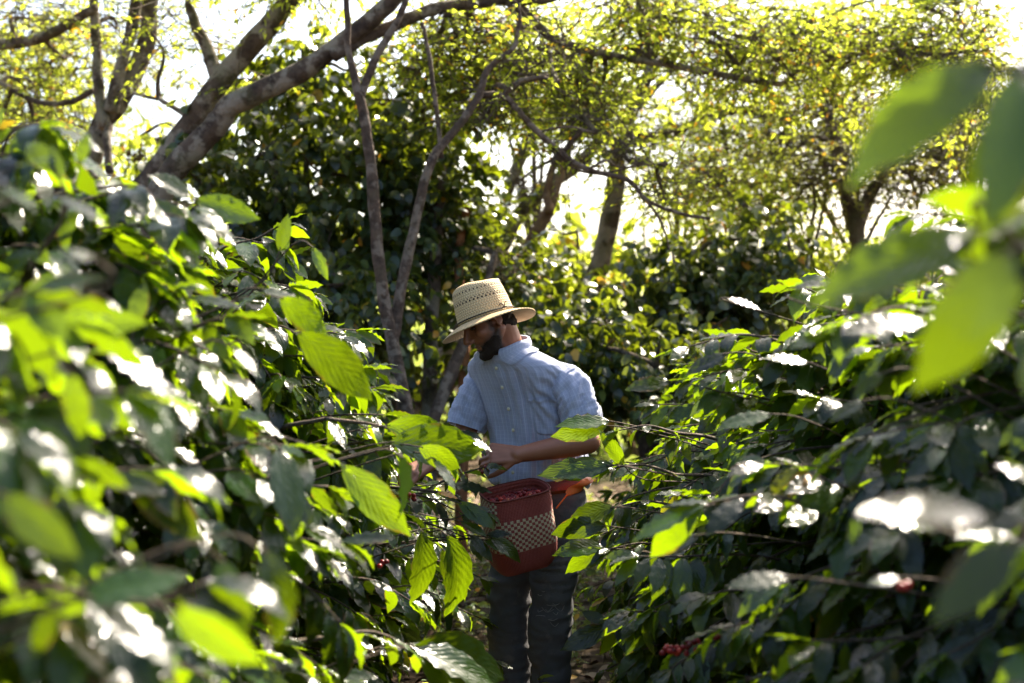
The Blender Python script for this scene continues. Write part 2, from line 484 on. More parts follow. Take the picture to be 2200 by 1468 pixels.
def ground():
    mb = MB()
    a = np.concatenate([-np.geomspace(400, 1, 26), np.linspace(-.9, .9, 13), np.geomspace(1, 400, 26)])
    b = np.concatenate([-np.geomspace(300, 1, 16), np.linspace(0, 20, 81), np.geomspace(20.5, 500, 22)])
    X, Y = np.meshgrid(a, b, indexing='ij')
    Z = np.array([noise.noise(Vector((x * .9, y * .9, 0))) * .05 + noise.noise(Vector((x * 4, y * 4, 3))) * .015
                  if abs(x) < 15 and -5 < y < 25 else 0 for x, y in zip(X.ravel(), Y.ravel())])
    V = np.stack([X.ravel(), Y.ravel(), Z - .02], -1)
    mb.add(V, grid_faces(len(a), len(b))[:, ::-1])
    return tag(build(mb, 'ground', M['soil']), kind='structure')
ground()

def gz(x, y): return noise.noise(Vector((x * .9, y * .9, 0))) * .05 - .02

SUN_EL, SUN_AZ = R(44), R(32)           # the sun stands ahead of the camera, a little to its right
SUN = np.array([math.sin(SUN_AZ) * math.cos(SUN_EL), math.cos(SUN_AZ) * math.cos(SUN_EL), math.sin(SUN_EL)])
# ------------------------------------------------------------------ coffee bushes
CT_HI = [leaf_template(11, 4, w * .9, k, .028, f, d, ph, .2, tw) for w, k, f, d, ph, tw in
         ((.41, 6, .25, .12, 0, .1), (.45, 7, .10, .28, 1.2, -.2), (.40, 6, .35, .05, 2.1, .25), (.46, 5, .18, .40, .5, 0.),
          (.40, 7, .05, .20, 3.0, -.35), (.42, 6, .30, .55, 4.0, .15))]
CT_LO = [leaf_template(6, 2, w, k, .02, f, d, ph, .16, tw) for w, k, f, d, ph, tw in
         ((.38, 3, .25, .12, 0, .1), (.41, 3, .10, .28, 1.2, -.2), (.36, 2, .35, .05, 2.1, .25), (.43, 3, .18, .40, .5, 0.))]

CT_FLAT = leaf_template(14, 6, .40, 6, .030, .14, .10, .7, .16, 0.)
class Bush:
    def __init__(self, x, y, seed, hi=True):
        self.c = np.array([x, y, gz(x, y)]); self.r = np.random.default_rng(seed)
        self.pos, self.d, self.up, self.size = [], [], [], []
        self.wood = MB(); self.nodes = []; self.flat = []; self.hi = hi
    def leaf(self, p, d, up, s):
        self.pos.append(p); self.d.append(d); self.up.append(up); self.size.append(s)
    def branch(self, P, npairs, size, start=.2, droop=(.2, 1.15), rad=.006, spread=1., tipleaf=True):
        """leaves in opposite pairs along the polyline P"""
        r = self.r
        C = catmull(P, 6); n = len(C)
        tube(self.wood, C, np.linspace(rad, rad * .35, n), 5)
        L = np.linspace(start, 1, npairs)
        for k, t in enumerate(L):
            f = t * (n - 1); i = min(int(f), n - 2); p = C[i] + (C[i + 1] - C[i]) * (f - i)
            T = nrm(C[i + 1] - C[i])
            side = nrm(np.cross(T, [0, 0, 1.])); upn = nrm(np.cross(side, T))
            self.nodes.append((p, T))
            for sg in (-1, 1):
                if r.random() < .07: continue
                fw = r.uniform(.25, .85) + .5 * t
                dr = r.uniform(*droop)
                d = nrm(T * fw + side * sg * spread * r.uniform(.7, 1.2) - np.array([0, 0, dr]) + r.normal(0, .12, 3))
                upv = nrm(upn + r.normal(0, .28, 3) + side * sg * r.uniform(-.1, .35))
                s = size * r.uniform(.7, 1.15) * (1 if t < .85 else .8)
                self.leaf(p + d * .008, d, upv, s)
        if tipleaf:
            for sg in (-.35, .35):
                T = nrm(C[-1] - C[-2]); side = nrm(np.cross(T, [0, 0, 1.]))
                self.leaf(C[-1], nrm(T + side * sg + np.array([0, 0, r.uniform(-.3, .25)])), nrm(np.array([0, 0, 1.]) + r.normal(0, .3, 3)), size * r.uniform(.55, .85))
    def grow(self, H, Rm, nb, size=.135, stems=2, low=.12):
        r = self.r
        for s in range(stems):
            off = r.normal(0, .07, 2) if s else np.zeros(2)
            lean = r.normal(0, .10, 2) * (s > 0)
            hs = H * (1 if s == 0 else r.uniform(.86, .98))
            St = np.array([[self.c[0] + off[0] + lean[0] * t, self.c[1] + off[1] + lean[1] * t, self.c[2] - .05 + (hs - .06) * t] for t in np.linspace(0, 1, 7)])
            St[:, :2] += r.normal(0, .012, (7, 2))
            C = catmull(St, 4); tube(self.wood, C, np.linspace(.022, .006, len(C)), 7)
            m = int(nb * 1.9) // stems
            for k in range(m):
                t = low + (1 - low) * ((k + r.random()) / m) ** .85
                f = t * (len(C) - 1); i = min(int(f), len(C) - 2); b = C[i]
                az = k * 2.39996 + r.normal(0, .35) + s
                prof = min(1, .62 + 1.1 * t) * (1 - (max(0, t - .5) / .5) ** 1.6 * .55)
                Ln = Rm * prof * r.uniform(.78, 1.12)
                el0 = R(r.uniform(15, 40) + 20 * (t > .85)); sag = r.uniform(.25, .6) * Ln
                h = np.array([math.cos(az), math.sin(az), 0])
                P = [b + h * Ln * q * math.cos(el0 * (1 - q)) + np.array([0, 0, Ln * q * math.sin(el0) - sag * q * q]) + r.normal(0, .012, 3) * q for q in (0, .3, .6, .85, 1.)]
                self.branch(P, max(4, int(Ln / .056)), size, start=.10)
            tip = C[-1]
            self.branch([C[-3], tip, tip + [0.01, 0, .06]], 4, size * .8, start=.3, droop=(-.6, .1))
    def spray(self, p0, p1, npairs, size, sag=.02, droop=(.05, .45), root=None, spread=1.):
        p0 = np.asarray(p0, float); p1 = np.asarray(p1, float)
        rt = self.c + [0, 0, max(.3, p0[2] * .8)] if root is None else np.asarray(root)
        C = catmull([rt, rt * .4 + p0 * .6 + [0, 0, .05], p0], 5); tube(self.wood, C, np.linspace(.009, .006, len(C)), 5, caps=False)
        self.branch([p0, p0 * .5 + p1 * .5 + [0, 0, sag], p1], npairs, size, start=.02, droop=droop, spread=spread)
    def stalk(self, p0, p1):
        """the twig that carries a leaf, back to the bush's stem"""
        q = self.c + [0, 0, max(.3, min(p0[2] - .25, 1.4))]; d = nrm(p0 - p1)
        C = catmull([q, q * .5 + p0 * .5 + [0, 0, .03], p0 + d * .04 + (q - p0) * .08, p0, p0 - d * .01], 4)
        tube(self.wood, C, np.linspace(.0034, .0014, len(C)), 5)
    def single(self, p0, p1, up=(0, -.4, 1.)):
        """one leaf from its foot to its tip"""
        p0 = np.asarray(p0, float); p1 = np.asarray(p1, float)
        self.stalk(p0, p1)
        self.leaf(p0, nrm(p1 - p0), nrm(np.asarray(up, float)), float(np.linalg.norm(p1 - p0)) * 1.04)
    def glint(self, p0, p1):
        """a leaf lying so that the sun ahead shines off its gloss"""
        p0 = np.asarray(p0, float); p1 = np.asarray(p1, float)
        v = nrm(np.array([0, 0, CAMZ]) - (p0 + p1) / 2); self.stalk(p0, p1)
        self.flat.append((p0, nrm(p1 - p0), nrm(SUN + v), float(np.linalg.norm(p1 - p0)) * 1.03))
    def finish(self, label, ncherry=0, zr=(.3, 1.3), toward=None):
        root = thing('coffee_bush', label, 'coffee bush', self.c, 'coffee bushes in rows along the path')
        build(self.wood, 'stem', M['twig'], root)
        mb = MB()
        scatter_mix(mb, CT_HI if self.hi else CT_LO, self.pos, self.d, self.up, self.size, self.r)
        if self.flat: scatter(mb, CT_FLAT, *(np.array(q) for q in zip(*self.flat)))
        build(mb, 'foliage', M['coffee'], root)
        self.root = root
        return root

cherry_mb = MB(); ellipsoid(cherry_mb, (0, 0, 0), (.0072, .0072, .0082), None, 10, 7)
CHERRY_ME = cherry_mb.mesh('coffee_cherry', M['cherry'])

def cherries_on(bush, pts):
    base = np.array(bush.root.location)
    for p in pts:
        o = bpy.data.objects.new('cherry', CHERRY_ME); COL.objects.link(o)
        o.parent = bush.root; o.location = Vector(np.asarray(p) - base)
        o.rotation_euler = tuple(bush.r.uniform(0, 6, 3)); o.scale = (1,) * 3

left = []
# x, y, branch reach, height, branches, label
LEFT = [
 (-.98, 1.72, .62, 1.74, 130, 'large out of focus coffee bush filling the left edge of the picture'),
 (-1.10, 3.00, .72, 1.98, 200, 'tall sunlit coffee bush on the left with its crown just under the leaning trunks'),
 (-1.03, 4.40, .66, 1.93, 200, 'coffee bush on the left whose lime green leaves hang beside the picking man'),
 (-1.05, 5.75, .68, 1.50, 160, 'dark glossy coffee bush just behind the right sleeve of the man'),
 (-1.05, 7.20, .70, 1.45, 130, 'coffee bush on the left past the man, in front of the dark tree trunks'),
 (-1.25, 8.50, .72, 1.30, 110, 'farthest coffee bush of the left row, beneath the slender twin trunks'),
]
for i, (x, y, rm, h, nb, lab) in enumerate(LEFT):
    b = Bush(x, y, 100 + i, hi=y < 6.5); b.grow(h, rm, nb, size=.148 if y < 5 else .138, stems=3 if y > 2 else 2)
    left.append((b, lab))
RIGHT = [
 (1.12, 1.62, .62, 1.52, 120, 'large out of focus coffee bush filling the right edge of the picture'),
 (1.30, 2.95, .76, 1.80, 180, 'coffee bush on the right with white glinting leaves, second from the camera'),
 (1.22, 4.15, .78, 1.72, 190, 'broad coffee bush on the right below the yellow green thicket'),
 (1.06, 5.35, .72, 1.48, 170, 'coffee bush on the right reaching over the elbow and hip of the man'),
 (1.20, 6.75, .74, 1.36, 140, 'low coffee bush on the right just beyond the left shoulder of the man'),
 (1.45, 8.15, .76, 1.25, 110, 'farthest coffee bush of the right row in front of the dark thicket'),
]
right = []
for i, (x, y, rm, h, nb, lab) in enumerate(RIGHT):
    b = Bush(x, y, 200 + i, hi=y < 6.5); b.grow(h, rm, nb, size=.148 if y < 5 else .138, stems=3 if y > 2 else 2)
    right.append((b, lab))
L1, L2, L3, L4 = (q[0] for q in left[:4]); R1, R2, R3, R4 = (q[0] for q in right[:4])
UPL = (.25, -.45, .9)
# branches that reach out into the path in front of the man
L3.spray(at(700, 900, 3.9), at(960, 985, 4.05), 4, .11, .03, (.5, 1.3))
L3.single(at(830, 915, 3.9), at(1000, 935, 3.95), (-.2, -1, .25)); L3.single(at(840, 950, 3.8), at(1045, 965, 4.0), (-.1, -1, .3))
L3.single(at(900, 960, 3.8), at(1000, 1010, 3.8), (-.1, -1, .2))
L2.single(at(640, 715, 3.1), at(830, 860, 3.2), (-.05, -1, .2)); L2.single(at(600, 640, 3.1), at(730, 730, 3.2), (0, -1, .2))
L2.single(at(860, 980, 3.2), at(905, 1130, 3.3), (.6, -.6, .45)); L2.single(at(600, 960, 2.8), at(640, 1150, 2.7), (.55, -.6, .5))
L2.glint(at(205, 720, 2.1), at(390, 850, 2.1))
L2.single(at(735, 1000, 3.3), at(880, 1150, 3.3), (.2, -.8, .3))
L1.glint(at(180, 1285, 1.5), at(400, 1420, 1.5)); L1.glint(at(170, 1290, 1.5), at(410, 1220, 1.55))
L1.single(at(370, 1310, 1.5), at(560, 1430, 1.5), (-.1, -1, .2)); L1.single(at(0, 1060, 1.4), at(170, 1200, 1.4), (.3, -.9, .2))
L1.single(at(150, 800, 1.7), at(185, 950, 1.7), (.3, -1, .1)); L1.single(at(470, 1200, 1.8), at(560, 1440, 1.8), (.55, -.6, .5)); L1.single(at(560, 1180, 1.8), at(680, 1400, 1.8), (.6, -.6, .5))
L1.glint(at(100, 1290, 1.45), at(0, 1300, 1.5)); L1.single(at(120, 1300, 1.45), at(60, 1420, 1.45), (.1, -.6, .7))
L2.single(at(170, 355, 2.3), at(185, 280, 2.3), (.3, -1, .3)); L2.single(at(120, 370, 2.3), at(40, 285, 2.3), (0, -1, .3)); L2.single(at(130, 390, 2.3), at(110, 310, 2.3), (.3, -1, .3))
L2.single(at(290, 700, 2.6), at(305, 600, 2.6), (.2, -1, .2)); L2.single(at(90, 700, 2.0), at(310, 690, 2.0), (.1, -.9, .5))
L3.single(at(410, 420, 3.1), at(325, 375, 3.0), (0, -1, .3)); L3.single(at(420, 430, 3.1), at(560, 470, 3.2), (0, -1, .3)); L3.single(at(600, 540, 3.6), at(620, 460, 3.6), (.2, -1, .2)); L3.single(at(670, 530, 3.6), at(705, 600, 3.6), (.6, -.8, .3))
L4.spray(at(880, 1050, 4.75), at(1040, 1100, 4.85), 4, .115, .02, (-.1, .3)); L4.single(at(985, 1080, 4.8), at(1066, 1130, 4.75), (0, -1, .2))
L3.single(at(960, 1150, 4.2), at(1048, 1365, 4.25), (.5, -.6, .45)); L3.single(at(950, 1180, 4.3), at(985, 1280, 4.3), (.4, -1, .3)); L3.single(at(905, 1140, 4.1), at(935, 1320, 4.1), (.6, -.6, .4))
L2.spray(at(700, 1370, 3.3), at(900, 1400, 3.5), 4, .13, .03, (.05, .5)); L2.single(at(880, 1385, 3.5), at(1080, 1460, 3.55), (.1, -.5, .9)); L2.single(at(890, 1390, 3.5), at(1130, 1445, 3.7), (0, -1, .3)); L2.single(at(900, 1400, 3.5), at(970, 1500, 3.5), (.2, -.6, .8))
for a, b_, Y in (((830, 1000), (1005, 1035), 5.2), ((850, 1120), (1010, 1160), 5.1), ((870, 1200), (1030, 1240), 5.25), ((880, 1290), (1035, 1330), 5.3), ((900, 1380), (1060, 1420), 5.2), ((840, 1060), (985, 1100), 5.0)):
    L4.spray(at(*a, Y), at(*b_, Y - .05), 4, .11, .02, (.1, .7))
for a, b_, Y in (((1400, 1240), (1275, 1260), 5.4), ((1450, 1400), (1300, 1440), 5.2), ((1420, 1120), (1290, 1150), 5.3)):
    R4.spray(at(*a, Y), at(*b_, Y - .05), 4, .11, .02, (.1, .7))
L4.branch([at(880, 1075, 5.15), at(960, 1030, 5.0), at(1042, 1003, 4.925)], 4, .095, start=.1, droop=(.2, .9)); L4.single(at(985, 925, 4.95), at(1052, 955, 4.88), (.2, -.6, .7))
for a, b_ in (((1010, 1150), (1062, 1205)), ((1040, 1160), (1100, 1185)), ((1050, 1155), (1135, 1190)), ((1045, 1150), (1098, 1140)), ((1000, 1105), (1050, 1085)), ((990, 1120), (1045, 1150))):
    L4.single(at(*a, 4.82), at(*b_, 4.79), (.3, -.7, .6))
L3.spray(at(740, 1240, 4.2), at(880, 1290, 4.3), 4, .11, .02)
R4.spray(at(1450, 930, 4.85), at(1330, 925, 4.75), 3, .10, .02, (.05, .4)); R4.single(at(1310, 905, 4.75), at(1195, 905, 4.7), (.0, -.7, .8)); R4.single(at(1305, 915, 4.75), at(1185, 935, 4.7), (.1, -.8, .5))
R4.single(at(1340, 1000, 4.75), at(1290, 925, 4.72), (.1, -1, .2)); R4.spray(at(1450, 1020, 4.85), at(1320, 1005, 4.75), 3, .10, .02, (.0, .4)); R4.single(at(1320, 1000, 4.7), at(1150, 1005, 4.68), (.1, -.6, .85)); R4.single(at(1310, 1000, 4.7), at(1190, 1022, 4.65), (.1, -.8, .6))
R4.spray(at(1460, 1090, 4.85), at(1320, 1090, 4.75), 3, .10, .02, (.0, .4)); R4.single(at(1320, 1090, 4.7), at(1200, 1110, 4.7), (.0, -.8, .6)); R4.single(at(1300, 1130, 4.7), at(1180, 1135, 4.66), (.2, -1, .2))
R4.spray(at(1450, 1180, 4.8), at(1310, 1180, 4.7), 3, .10, .02, (.0, .4)); R4.single(at(1300, 1180, 4.7), at(1180, 1160, 4.7), (.0, -.7, .8)); R4.single(at(1300, 1182, 4.7), at(1205, 1215, 4.66), (.1, -.9, .4)); R4.single(at(1297, 1185, 4.7), at(1270, 1215, 4.66), (.1, -.9, .4))
R4.spray(at(1480, 1290, 4.9), at(1360, 1300, 4.9), 3, .10, .02, (.1, .5)); R4.single(at(1310, 1345, 4.9), at(1205, 1395, 4.85), (.1, -.9, .3)); R4.single(at(1330, 1330, 4.9), at(1345, 1405, 4.85), (.2, -1, .1)); R4.single(at(1306, 1342, 4.9), at(1250, 1310, 4.9), (-.1, -.8, .6)); R4.single(at(1350, 1300, 4.9), at(1365, 1400, 4.9), (.4, -1, .1)); R4.single(at(1310, 1345, 4.9), at(1310, 1430, 4.9), (.6, -1, .1))
R3.spray(at(1700, 820, 4.0), at(1490, 815, 3.95), 5, .125, .03, (.0, .35)); R3.single(at(1440, 820, 3.95), at(1345, 830, 3.9), (.1, -.8, .6)); R3.spray(at(1700, 740, 4.0), at(1480, 745, 3.9), 5, .125, .03, (-.1, .3))
R3.spray(at(1760, 1090, 3.0), at(1520, 1080, 3.0), 4, .13, .02, (.1, .5)); R3.single(at(1500, 1090, 3.0), at(1350, 1150, 3.0), (.0, -.5, .9)); R3.single(at(1500, 1095, 3.0), at(1385, 1200, 3.0), (-.1, -.8, .5))
R2.spray(at(2020, 680, 2.7), at(1830, 690, 2.6), 4, .13, .02, (.0, .3)); R2.glint(at(1990, 690, 2.5), at(1810, 700, 2.45)); R2.glint(at(1800, 720, 2.6), at(1690, 740, 2.6))
R2.glint(at(2000, 1130, 1.9), at(1850, 1080, 1.8)); R1.glint(at(2130, 1110, 1.25), at(1860, 1075, 1.2)); R1.single(at(2180, 1160, 1.2), at(2010, 1330, 1.15), (-.3, -.9, .25))
R1.single(at(2140, 140, 1.22), at(1800, 290, 1.18), (0, -.65, .65)); R1.single(at(2130, 150, 1.22), at(2400, 190, 1.2), (.1, -.5, .8)); R1.single(at(2190, 150, 1.15), at(2150, 480, 1.1), (.35, -.75, .5)); R1.single(at(2140, 140, 1.25), at(2070, 120, 1.25), (.1, -.5, .8))
R1.single(at(2090, 505, 1.5), at(1740, 620, 1.45), (-.1, -.75, .6)); R1.single(at(2170, 540, 1.2), at(2010, 830, 1.15), (.1, -1, .25)); R1.single(at(2110, 500, 1.4), at(2280, 430, 1.35), (.1, -.6, .7)); R1.single(at(1980, 540, 1.6), at(1965, 640, 1.6), (.2, -1, .2))
R1.branch([R1.c + [-.1, -.1, 1.2], at(2190, 330, 1.25), at(2140, 140, 1.22)], 0, .12, tipleaf=False); R1.branch([R1.c + [-.1, -.1, 1.0], at(2200, 540, 1.4), at(2095, 505, 1.45)], 0, .12, tipleaf=False)

def shade(b, p0, p1, dist=.2, k=1.5):
    # extra leaves added out of view, blocking the sun to darken this leaf
    m = (p0 + p1) / 2 + SUN * dist; h = (p1 - p0) / 2 * k
    b.leaf(m - h, nrm(h), SUN, float(np.linalg.norm(h)) * 2)
    sd_ = np.cross(nrm(h), SUN) * .085
    b.leaf(m - h + sd_, nrm(h), SUN, float(np.linalg.norm(h)) * 2); b.leaf(m - h - sd_, nrm(h), SUN, float(np.linalg.norm(h)) * 2)
R1.single(at(2235, 165, 1.17), at(2205, 490, 1.12), (.35, -.75, .5)); R1.spray(at(2260, 580, 1.5), at(2120, 480, 1.5), 4, .12, .03)
R1.single(at(2170, 230, 1.22), at(2110, 400, 1.2), (.35, -.75, .5))
for q in ((2235, 165, 1.17, 2205, 490, 1.12), (2140, 140, 1.22, 1800, 290, 1.18), (2190, 150, 1.15, 2150, 480, 1.1), (2180, 1160, 1.2, 2010, 1330, 1.15)):
    shade(R1, at(*q[:3]), at(*q[3:]), .33); shade(R1, at(*q[:3]), at(*q[3:]), .42)
for b, q in ((L2, ((500, 745, 560, 805, 2.6), (300, 905, 390, 880, 2.4), (60, 620, 10, 700, 2.0), (400, 640, 520, 650, 2.8), (520, 690, 600, 730, 2.9), (440, 480, 510, 520, 3.0), (230, 640, 270, 690, 2.4))),
             (L1, ((210, 560, 120, 530, 1.6), (30, 720, 60, 810, 1.7), (0, 400, 80, 440, 1.6), (30, 360, 120, 330, 1.9), (120, 420, 230, 470, 2.0))),
             (L3, ((930, 985, 985, 1050, 3.8), (560, 620, 680, 660, 3.4), (1000, 940, 1060, 965, 4.0))), (L4, ((960, 1040, 1060, 1050, 4.9), (940, 1060, 1010, 1080, 4.9))),
             (R3, ((1660, 890, 1540, 910, 3.4), (1560, 760, 1470, 800, 3.8), (1740, 780, 1640, 760, 3.5), (1500, 1150, 1400, 1190, 3.2), (1560, 640, 1640, 660, 4.0))),
             (R2, ((1900, 800, 1830, 850, 2.6), (1700, 620, 1790, 600, 3.0), (1860, 860, 1780, 900, 2.7), (1940, 1240, 1860, 1250, 2.3), (1700, 1240, 1560, 1250, 2.4), (1840, 1110, 1830, 1170, 2.2), (1960, 560, 2060, 580, 2.3)))):
    for x0, y0, x1, y1, Y in q: b.glint(at(x0, y0, Y), at(x1, y1, Y - .02))
for b, lab in left + right: b.finish(lab)
rr = np.random.default_rng(5)
HANDP = at(1043, 1008, 4.93)
def cluster(px, py, Y, n, r):
    c = at(px, py, Y); return [c + rr.normal(0, r, 3) * [1.6, 1, .7] for _ in range(n)]
cherries_on(R3, cluster(1450, 1395, 3.5, 12, .011) + cluster(1495, 1385, 3.5, 9, .010) + cluster(1540, 1370, 3.52, 3, .008))
cherries_on(L4, [HANDP + rr.normal(0, .008, 3) for _ in range(5)])
cherries_on(R2, cluster(1955, 1255, 2.2, 4, .009))
cherries_on(L3, cluster(865, 1065, 4.5, 8, .012) + cluster(820, 1210, 4.1, 4, .01))
# ------------------------------------------------------------------ trees and thickets
SL = [simple_leaf(.42, .15), simple_leaf(.36, .3), simple_leaf(.46, .02)]
VL = [leaf_template(5, 2, .62, 0, 0, .18, d, 0, .2, tw, .6, .36) for d, tw in ((.2, 0), (.45, .3), (.1, -.3))]
WL = [leaf_template(4, 2, .5, 0, 0, .2, .25, 0, .2, 0.), leaf_template(4, 2, .62, 0, 0, .1, .1, 0, .2, .3)]

def pxline(rows, Y, Y1=None, n=5):
    """rows of (px, py, half width in photograph pixels) at distance Y -> smooth points, radii"""
    rows = np.array(rows, float); Y1 = Y if Y1 is None else Y1
    P = np.array([np.append(at(r[0], r[1], y), r[2] * (.9 if r[2] > 17 else 1) / FPX * y) for r, y in zip(rows, np.linspace(Y, Y1, len(rows)))])
    C = catmull(P, n)
    return C[:, :3], np.maximum(C[:, 3], .003)

DENS = 2.05
class Tree:
    def __init__(self, seed):
        self.r = np.random.default_rng(seed); self.limbs = []; self.pts = []; self.tr = None
        self.crown = MB(); self.base = None
    def trunk(self, rows, Y, Y1=None, ground=True, sides=14):
        P, rad = pxline(rows, Y, Y1)
        if ground and P[0][2] > .05:
            d = nrm(P[0] - P[3]); d[2] = min(d[2], -.55); d = nrm(d)
            k = (P[0][2] + .1) / -d[2]
            if abs(d[0]) * k > 1.2: d[0] *= 1.2 / (abs(d[0]) * k)
            steps = np.linspace(1, 0, 8)[:-1, None]
            ex = P[0] + d * k * steps; ex[:, 2] = np.linspace(-.1, P[0][2], 8)[:-1]
            P = np.vstack([ex, P]); rad = np.concatenate([rad[0] * (1 + .45 * steps[:, 0] ** 2), rad])
        P = P + np.cumsum(self.r.normal(0, .0025, P.shape), 0) * [1, 1, .3]
        self.base = np.array([P[0][0], P[0][1], gz(P[0][0], P[0][1])])
        self.tr = MB(); tube(self.tr, P, rad, sides, wob=.07, rng=self.r); self.pts.append(P)
    def limb(self, rows, Y, Y1=None, sides=9):
        P, rad = pxline(rows, Y, Y1)
        P = P + np.cumsum(self.r.normal(0, .003, P.shape), 0)
        m = MB(); tube(m, P, rad, sides, wob=.06, rng=self.r)
        self.limbs.append(m); self.pts.append(P)
    def limb3(self, pts, r0, r1, sides=7):
        P = catmull(pts, 6); m = MB(); tube(m, P, np.linspace(r0, r1, len(P)), sides, wob=.05, rng=self.r)
        self.limbs.append(m); self.pts.append(P)
    def blob(self, c, rad, n, size, leaves=SL, mat=0, per=9, twig=.35, hang=.15, link=True, shell=0., flat=.5, twigs=True):
        """twigs with leaves spread through an ellipsoid; hung on the nearest limb"""
        r = self.r; c = np.asarray(c, float); rad = np.asarray(rad, float)
        near = None
        if link and self.pts:
            A = np.vstack(self.pts); k = np.argmin(((A - c) ** 2).sum(1)); near = A[k]
            if np.linalg.norm(near - c) > .15:
                mid = (near + c) / 2 + r.normal(0, .06, 3)
                C = catmull([near, mid, c, c + (c - near) * .25 + r.normal(0, .1, 3)], 5)
                tube(self.crown, C, np.linspace(.02, .005, len(C)), 6, mat=1)
        n = int(n * DENS) if twigs else int(n * 1.8)
        if leaves is SL and size < .09: n = int(n * 1.7); size *= .74
        nt = max(3, n // per)
        u = nrm(r.normal(0, 1, (nt, 3))); q = r.random(nt) ** (1 / 3.)
        q = shell + (1 - shell) * q
        p0 = c + u * q[:, None] * rad
        out = nrm(u * .8 + r.normal(0, .6, (nt, 3)) + [0, 0, -hang]) * [1, 1, flat + .2]
        ln = twig * r.uniform(.6, 1.3, nt)
        pos, d, up = [], [], []
        for i in range(nt):
            T = nrm(out[i]); e = p0[i] + T * ln[i] + [0, 0, -.12 * ln[i]]
            if twigs: tube(self.crown, np.array([p0[i] - T * ln[i] * .5, (p0[i] + e) / 2 + r.normal(0, .02, 3), e]), np.array([.0045, .0032, .0015]), 3, 1, caps=False)
            t = r.uniform(.05, 1, per)
            sd = nrm(np.cross(T, [0, 0, 1.]))
            sg = np.where(np.arange(per) % 2, 1, -1)
            pos.append(p0[i] + np.outer(t, e - p0[i]))
            d.append(nrm(T * r.uniform(.2, .9, (per, 1)) + sd * (sg * r.uniform(.5, 1.2, per))[:, None] + r.normal(0, .28, (per, 3)) + [0, 0, -hang * 1.5]))
            up.append(nrm(np.array([0, 0, 1.]) + r.normal(0, .5, (per, 3))))
        pos = np.concatenate(pos); d = np.concatenate(d); up = np.concatenate(up)
        scatter_mix(self.crown, leaves, pos, d, up, size * r.uniform(.65, 1.25, len(pos)), r, mat)
    def pblob(self, px, py, rx, ry, Y, ry3, n, size, **kw):
        s = Y / FPX
        self.blob(at(px, py, Y), (rx * s, ry3, ry * s), n, size, **kw)
    def finish(self, name, label, cat, bark='bark', leaf='canopy', group=None):
        if self.base is None: raise ValueError(name)
        root = thing(name, label, cat, self.base, group)
        if self.tr is not None: build(self.tr, 'trunk', M[bark], root)
        for m in self.limbs: build(m, 'limb', M[bark], root)
        if self.crown.n: build(self.crown, 'crown', [M[leaf], M['twig']], root, smooth=leaf == 'vine')
        return root

G = 'shade trees over the coffee'
# --- left leaning tree (steeper of the two)
t = Tree(1)
t.trunk([(300, 425, 33), (340, 370, 31), (400, 285, 29), (470, 180, 27), (545, 95, 26), (620, 0, 24), (690, -110, 22), (740, -230, 18), (770, -330, 12)], 9.3, 9.0)
t.limb([(468, 165, 17), (445, 100, 14), (418, 40, 11), (405, -30, 8), (380, -110, 5)], 9.2, 9.3)
t.limb([(420, 260, 7), (350, 215, 5), (325, 205, 4), (250, 190, 3)], 9.25, 9.6)
for a in ((400, 40, 75, 75, 9.3, .5, 90, .075), (350, 110, 60, 70, 9.4, .5, 45, .07), (530, 180, 45, 45, 9.2, .3, 30, .085), (480, 90, 60, 50, 9.3, .5, 22, .07), (640, -60, 120, 70, 8.9, .6, 260, .08)): t.pblob(*a)
t.blob((-1.6, 8.9, 4.9), (.9, .9, .5), 900, .085); t.blob((-2.6, 8.8, 5.4), (.9, .8, .5), 700, .085)
t.finish('leaning_tree', 'steep leaning lichen grey trunk crossing the white sky, left one of the leaning pair', 'tree', group=G)
# --- arching mossy tree
t = Tree(2)
t.trunk([(335, 440, 33), (375, 368, 31), (430, 315, 30), (475, 266, 29), (510, 227, 27), (585, 192, 26), (660, 152, 24), (740, 92, 23), (810, 38, 22), (880, -35, 19), (960, -130, 14)], 8.8, 8.3)
t.limb([(715, 118, 18), (770, 90, 16), (850, 55, 14), (930, 22, 13.5), (1030, 5, 13), (1100, 3, 12), (1150, 42, 11), (1215, 93, 10), (1330, 120, 9), (1450, 139, 8), (1570, 161, 7.5), (1670, 179, 6.5), (1702, 165, 5.5), (1735, 140, 5), (1800, 128, 4), (1880, 120, 3)], 8.4, 9.6)
t.limb([(1098, 4, 10), (1180, -2, 8), (1270, -35, 6)], 8.75, 8.9)
t.limb([(1575, 160, 5), (1605, 128, 4.5), (1665, 85, 4), (1760, 45, 3.5), (1850, 10, 3), (1920, -10, 2)], 9.3, 9.5)
t.limb([(1090, 10, 5), (1115, 60, 4), (1125, 110, 3), (1122, 150, 2)], 8.75, 8.9)
t.limb([(1210, 95, 4), (1180, 70, 3), (1130, 55, 2.5)], 8.85, 9.0)
for i in range(34):
    px = t.r.uniform(960, 2150); py = t.r.uniform(-30, 250) * (1 if px > 1200 else .75)
    t.pblob(px, py, 95, 60, t.r.uniform(8.9, 10.2), .4, 150, .075, per=10, twig=.3)
for a in ((920, 150, 80, 70, 9.2, .5, 210, .08), (1010, 90, 90, 60, 9.0, .5, 260, .08), (930, 80, 50, 40, 9.0, .4, 90, .08)): t.pblob(*a)
t.blob((-.4, 8.2, 5.0), (.8, .8, .45), 900, .085); t.blob((.5, 8.4, 5.6), (.9, .7, .5), 900, .085)
t.finish('arching_tree', 'mossy trunk leaning to the right with a long limb arching across the top', 'tree', group=G)
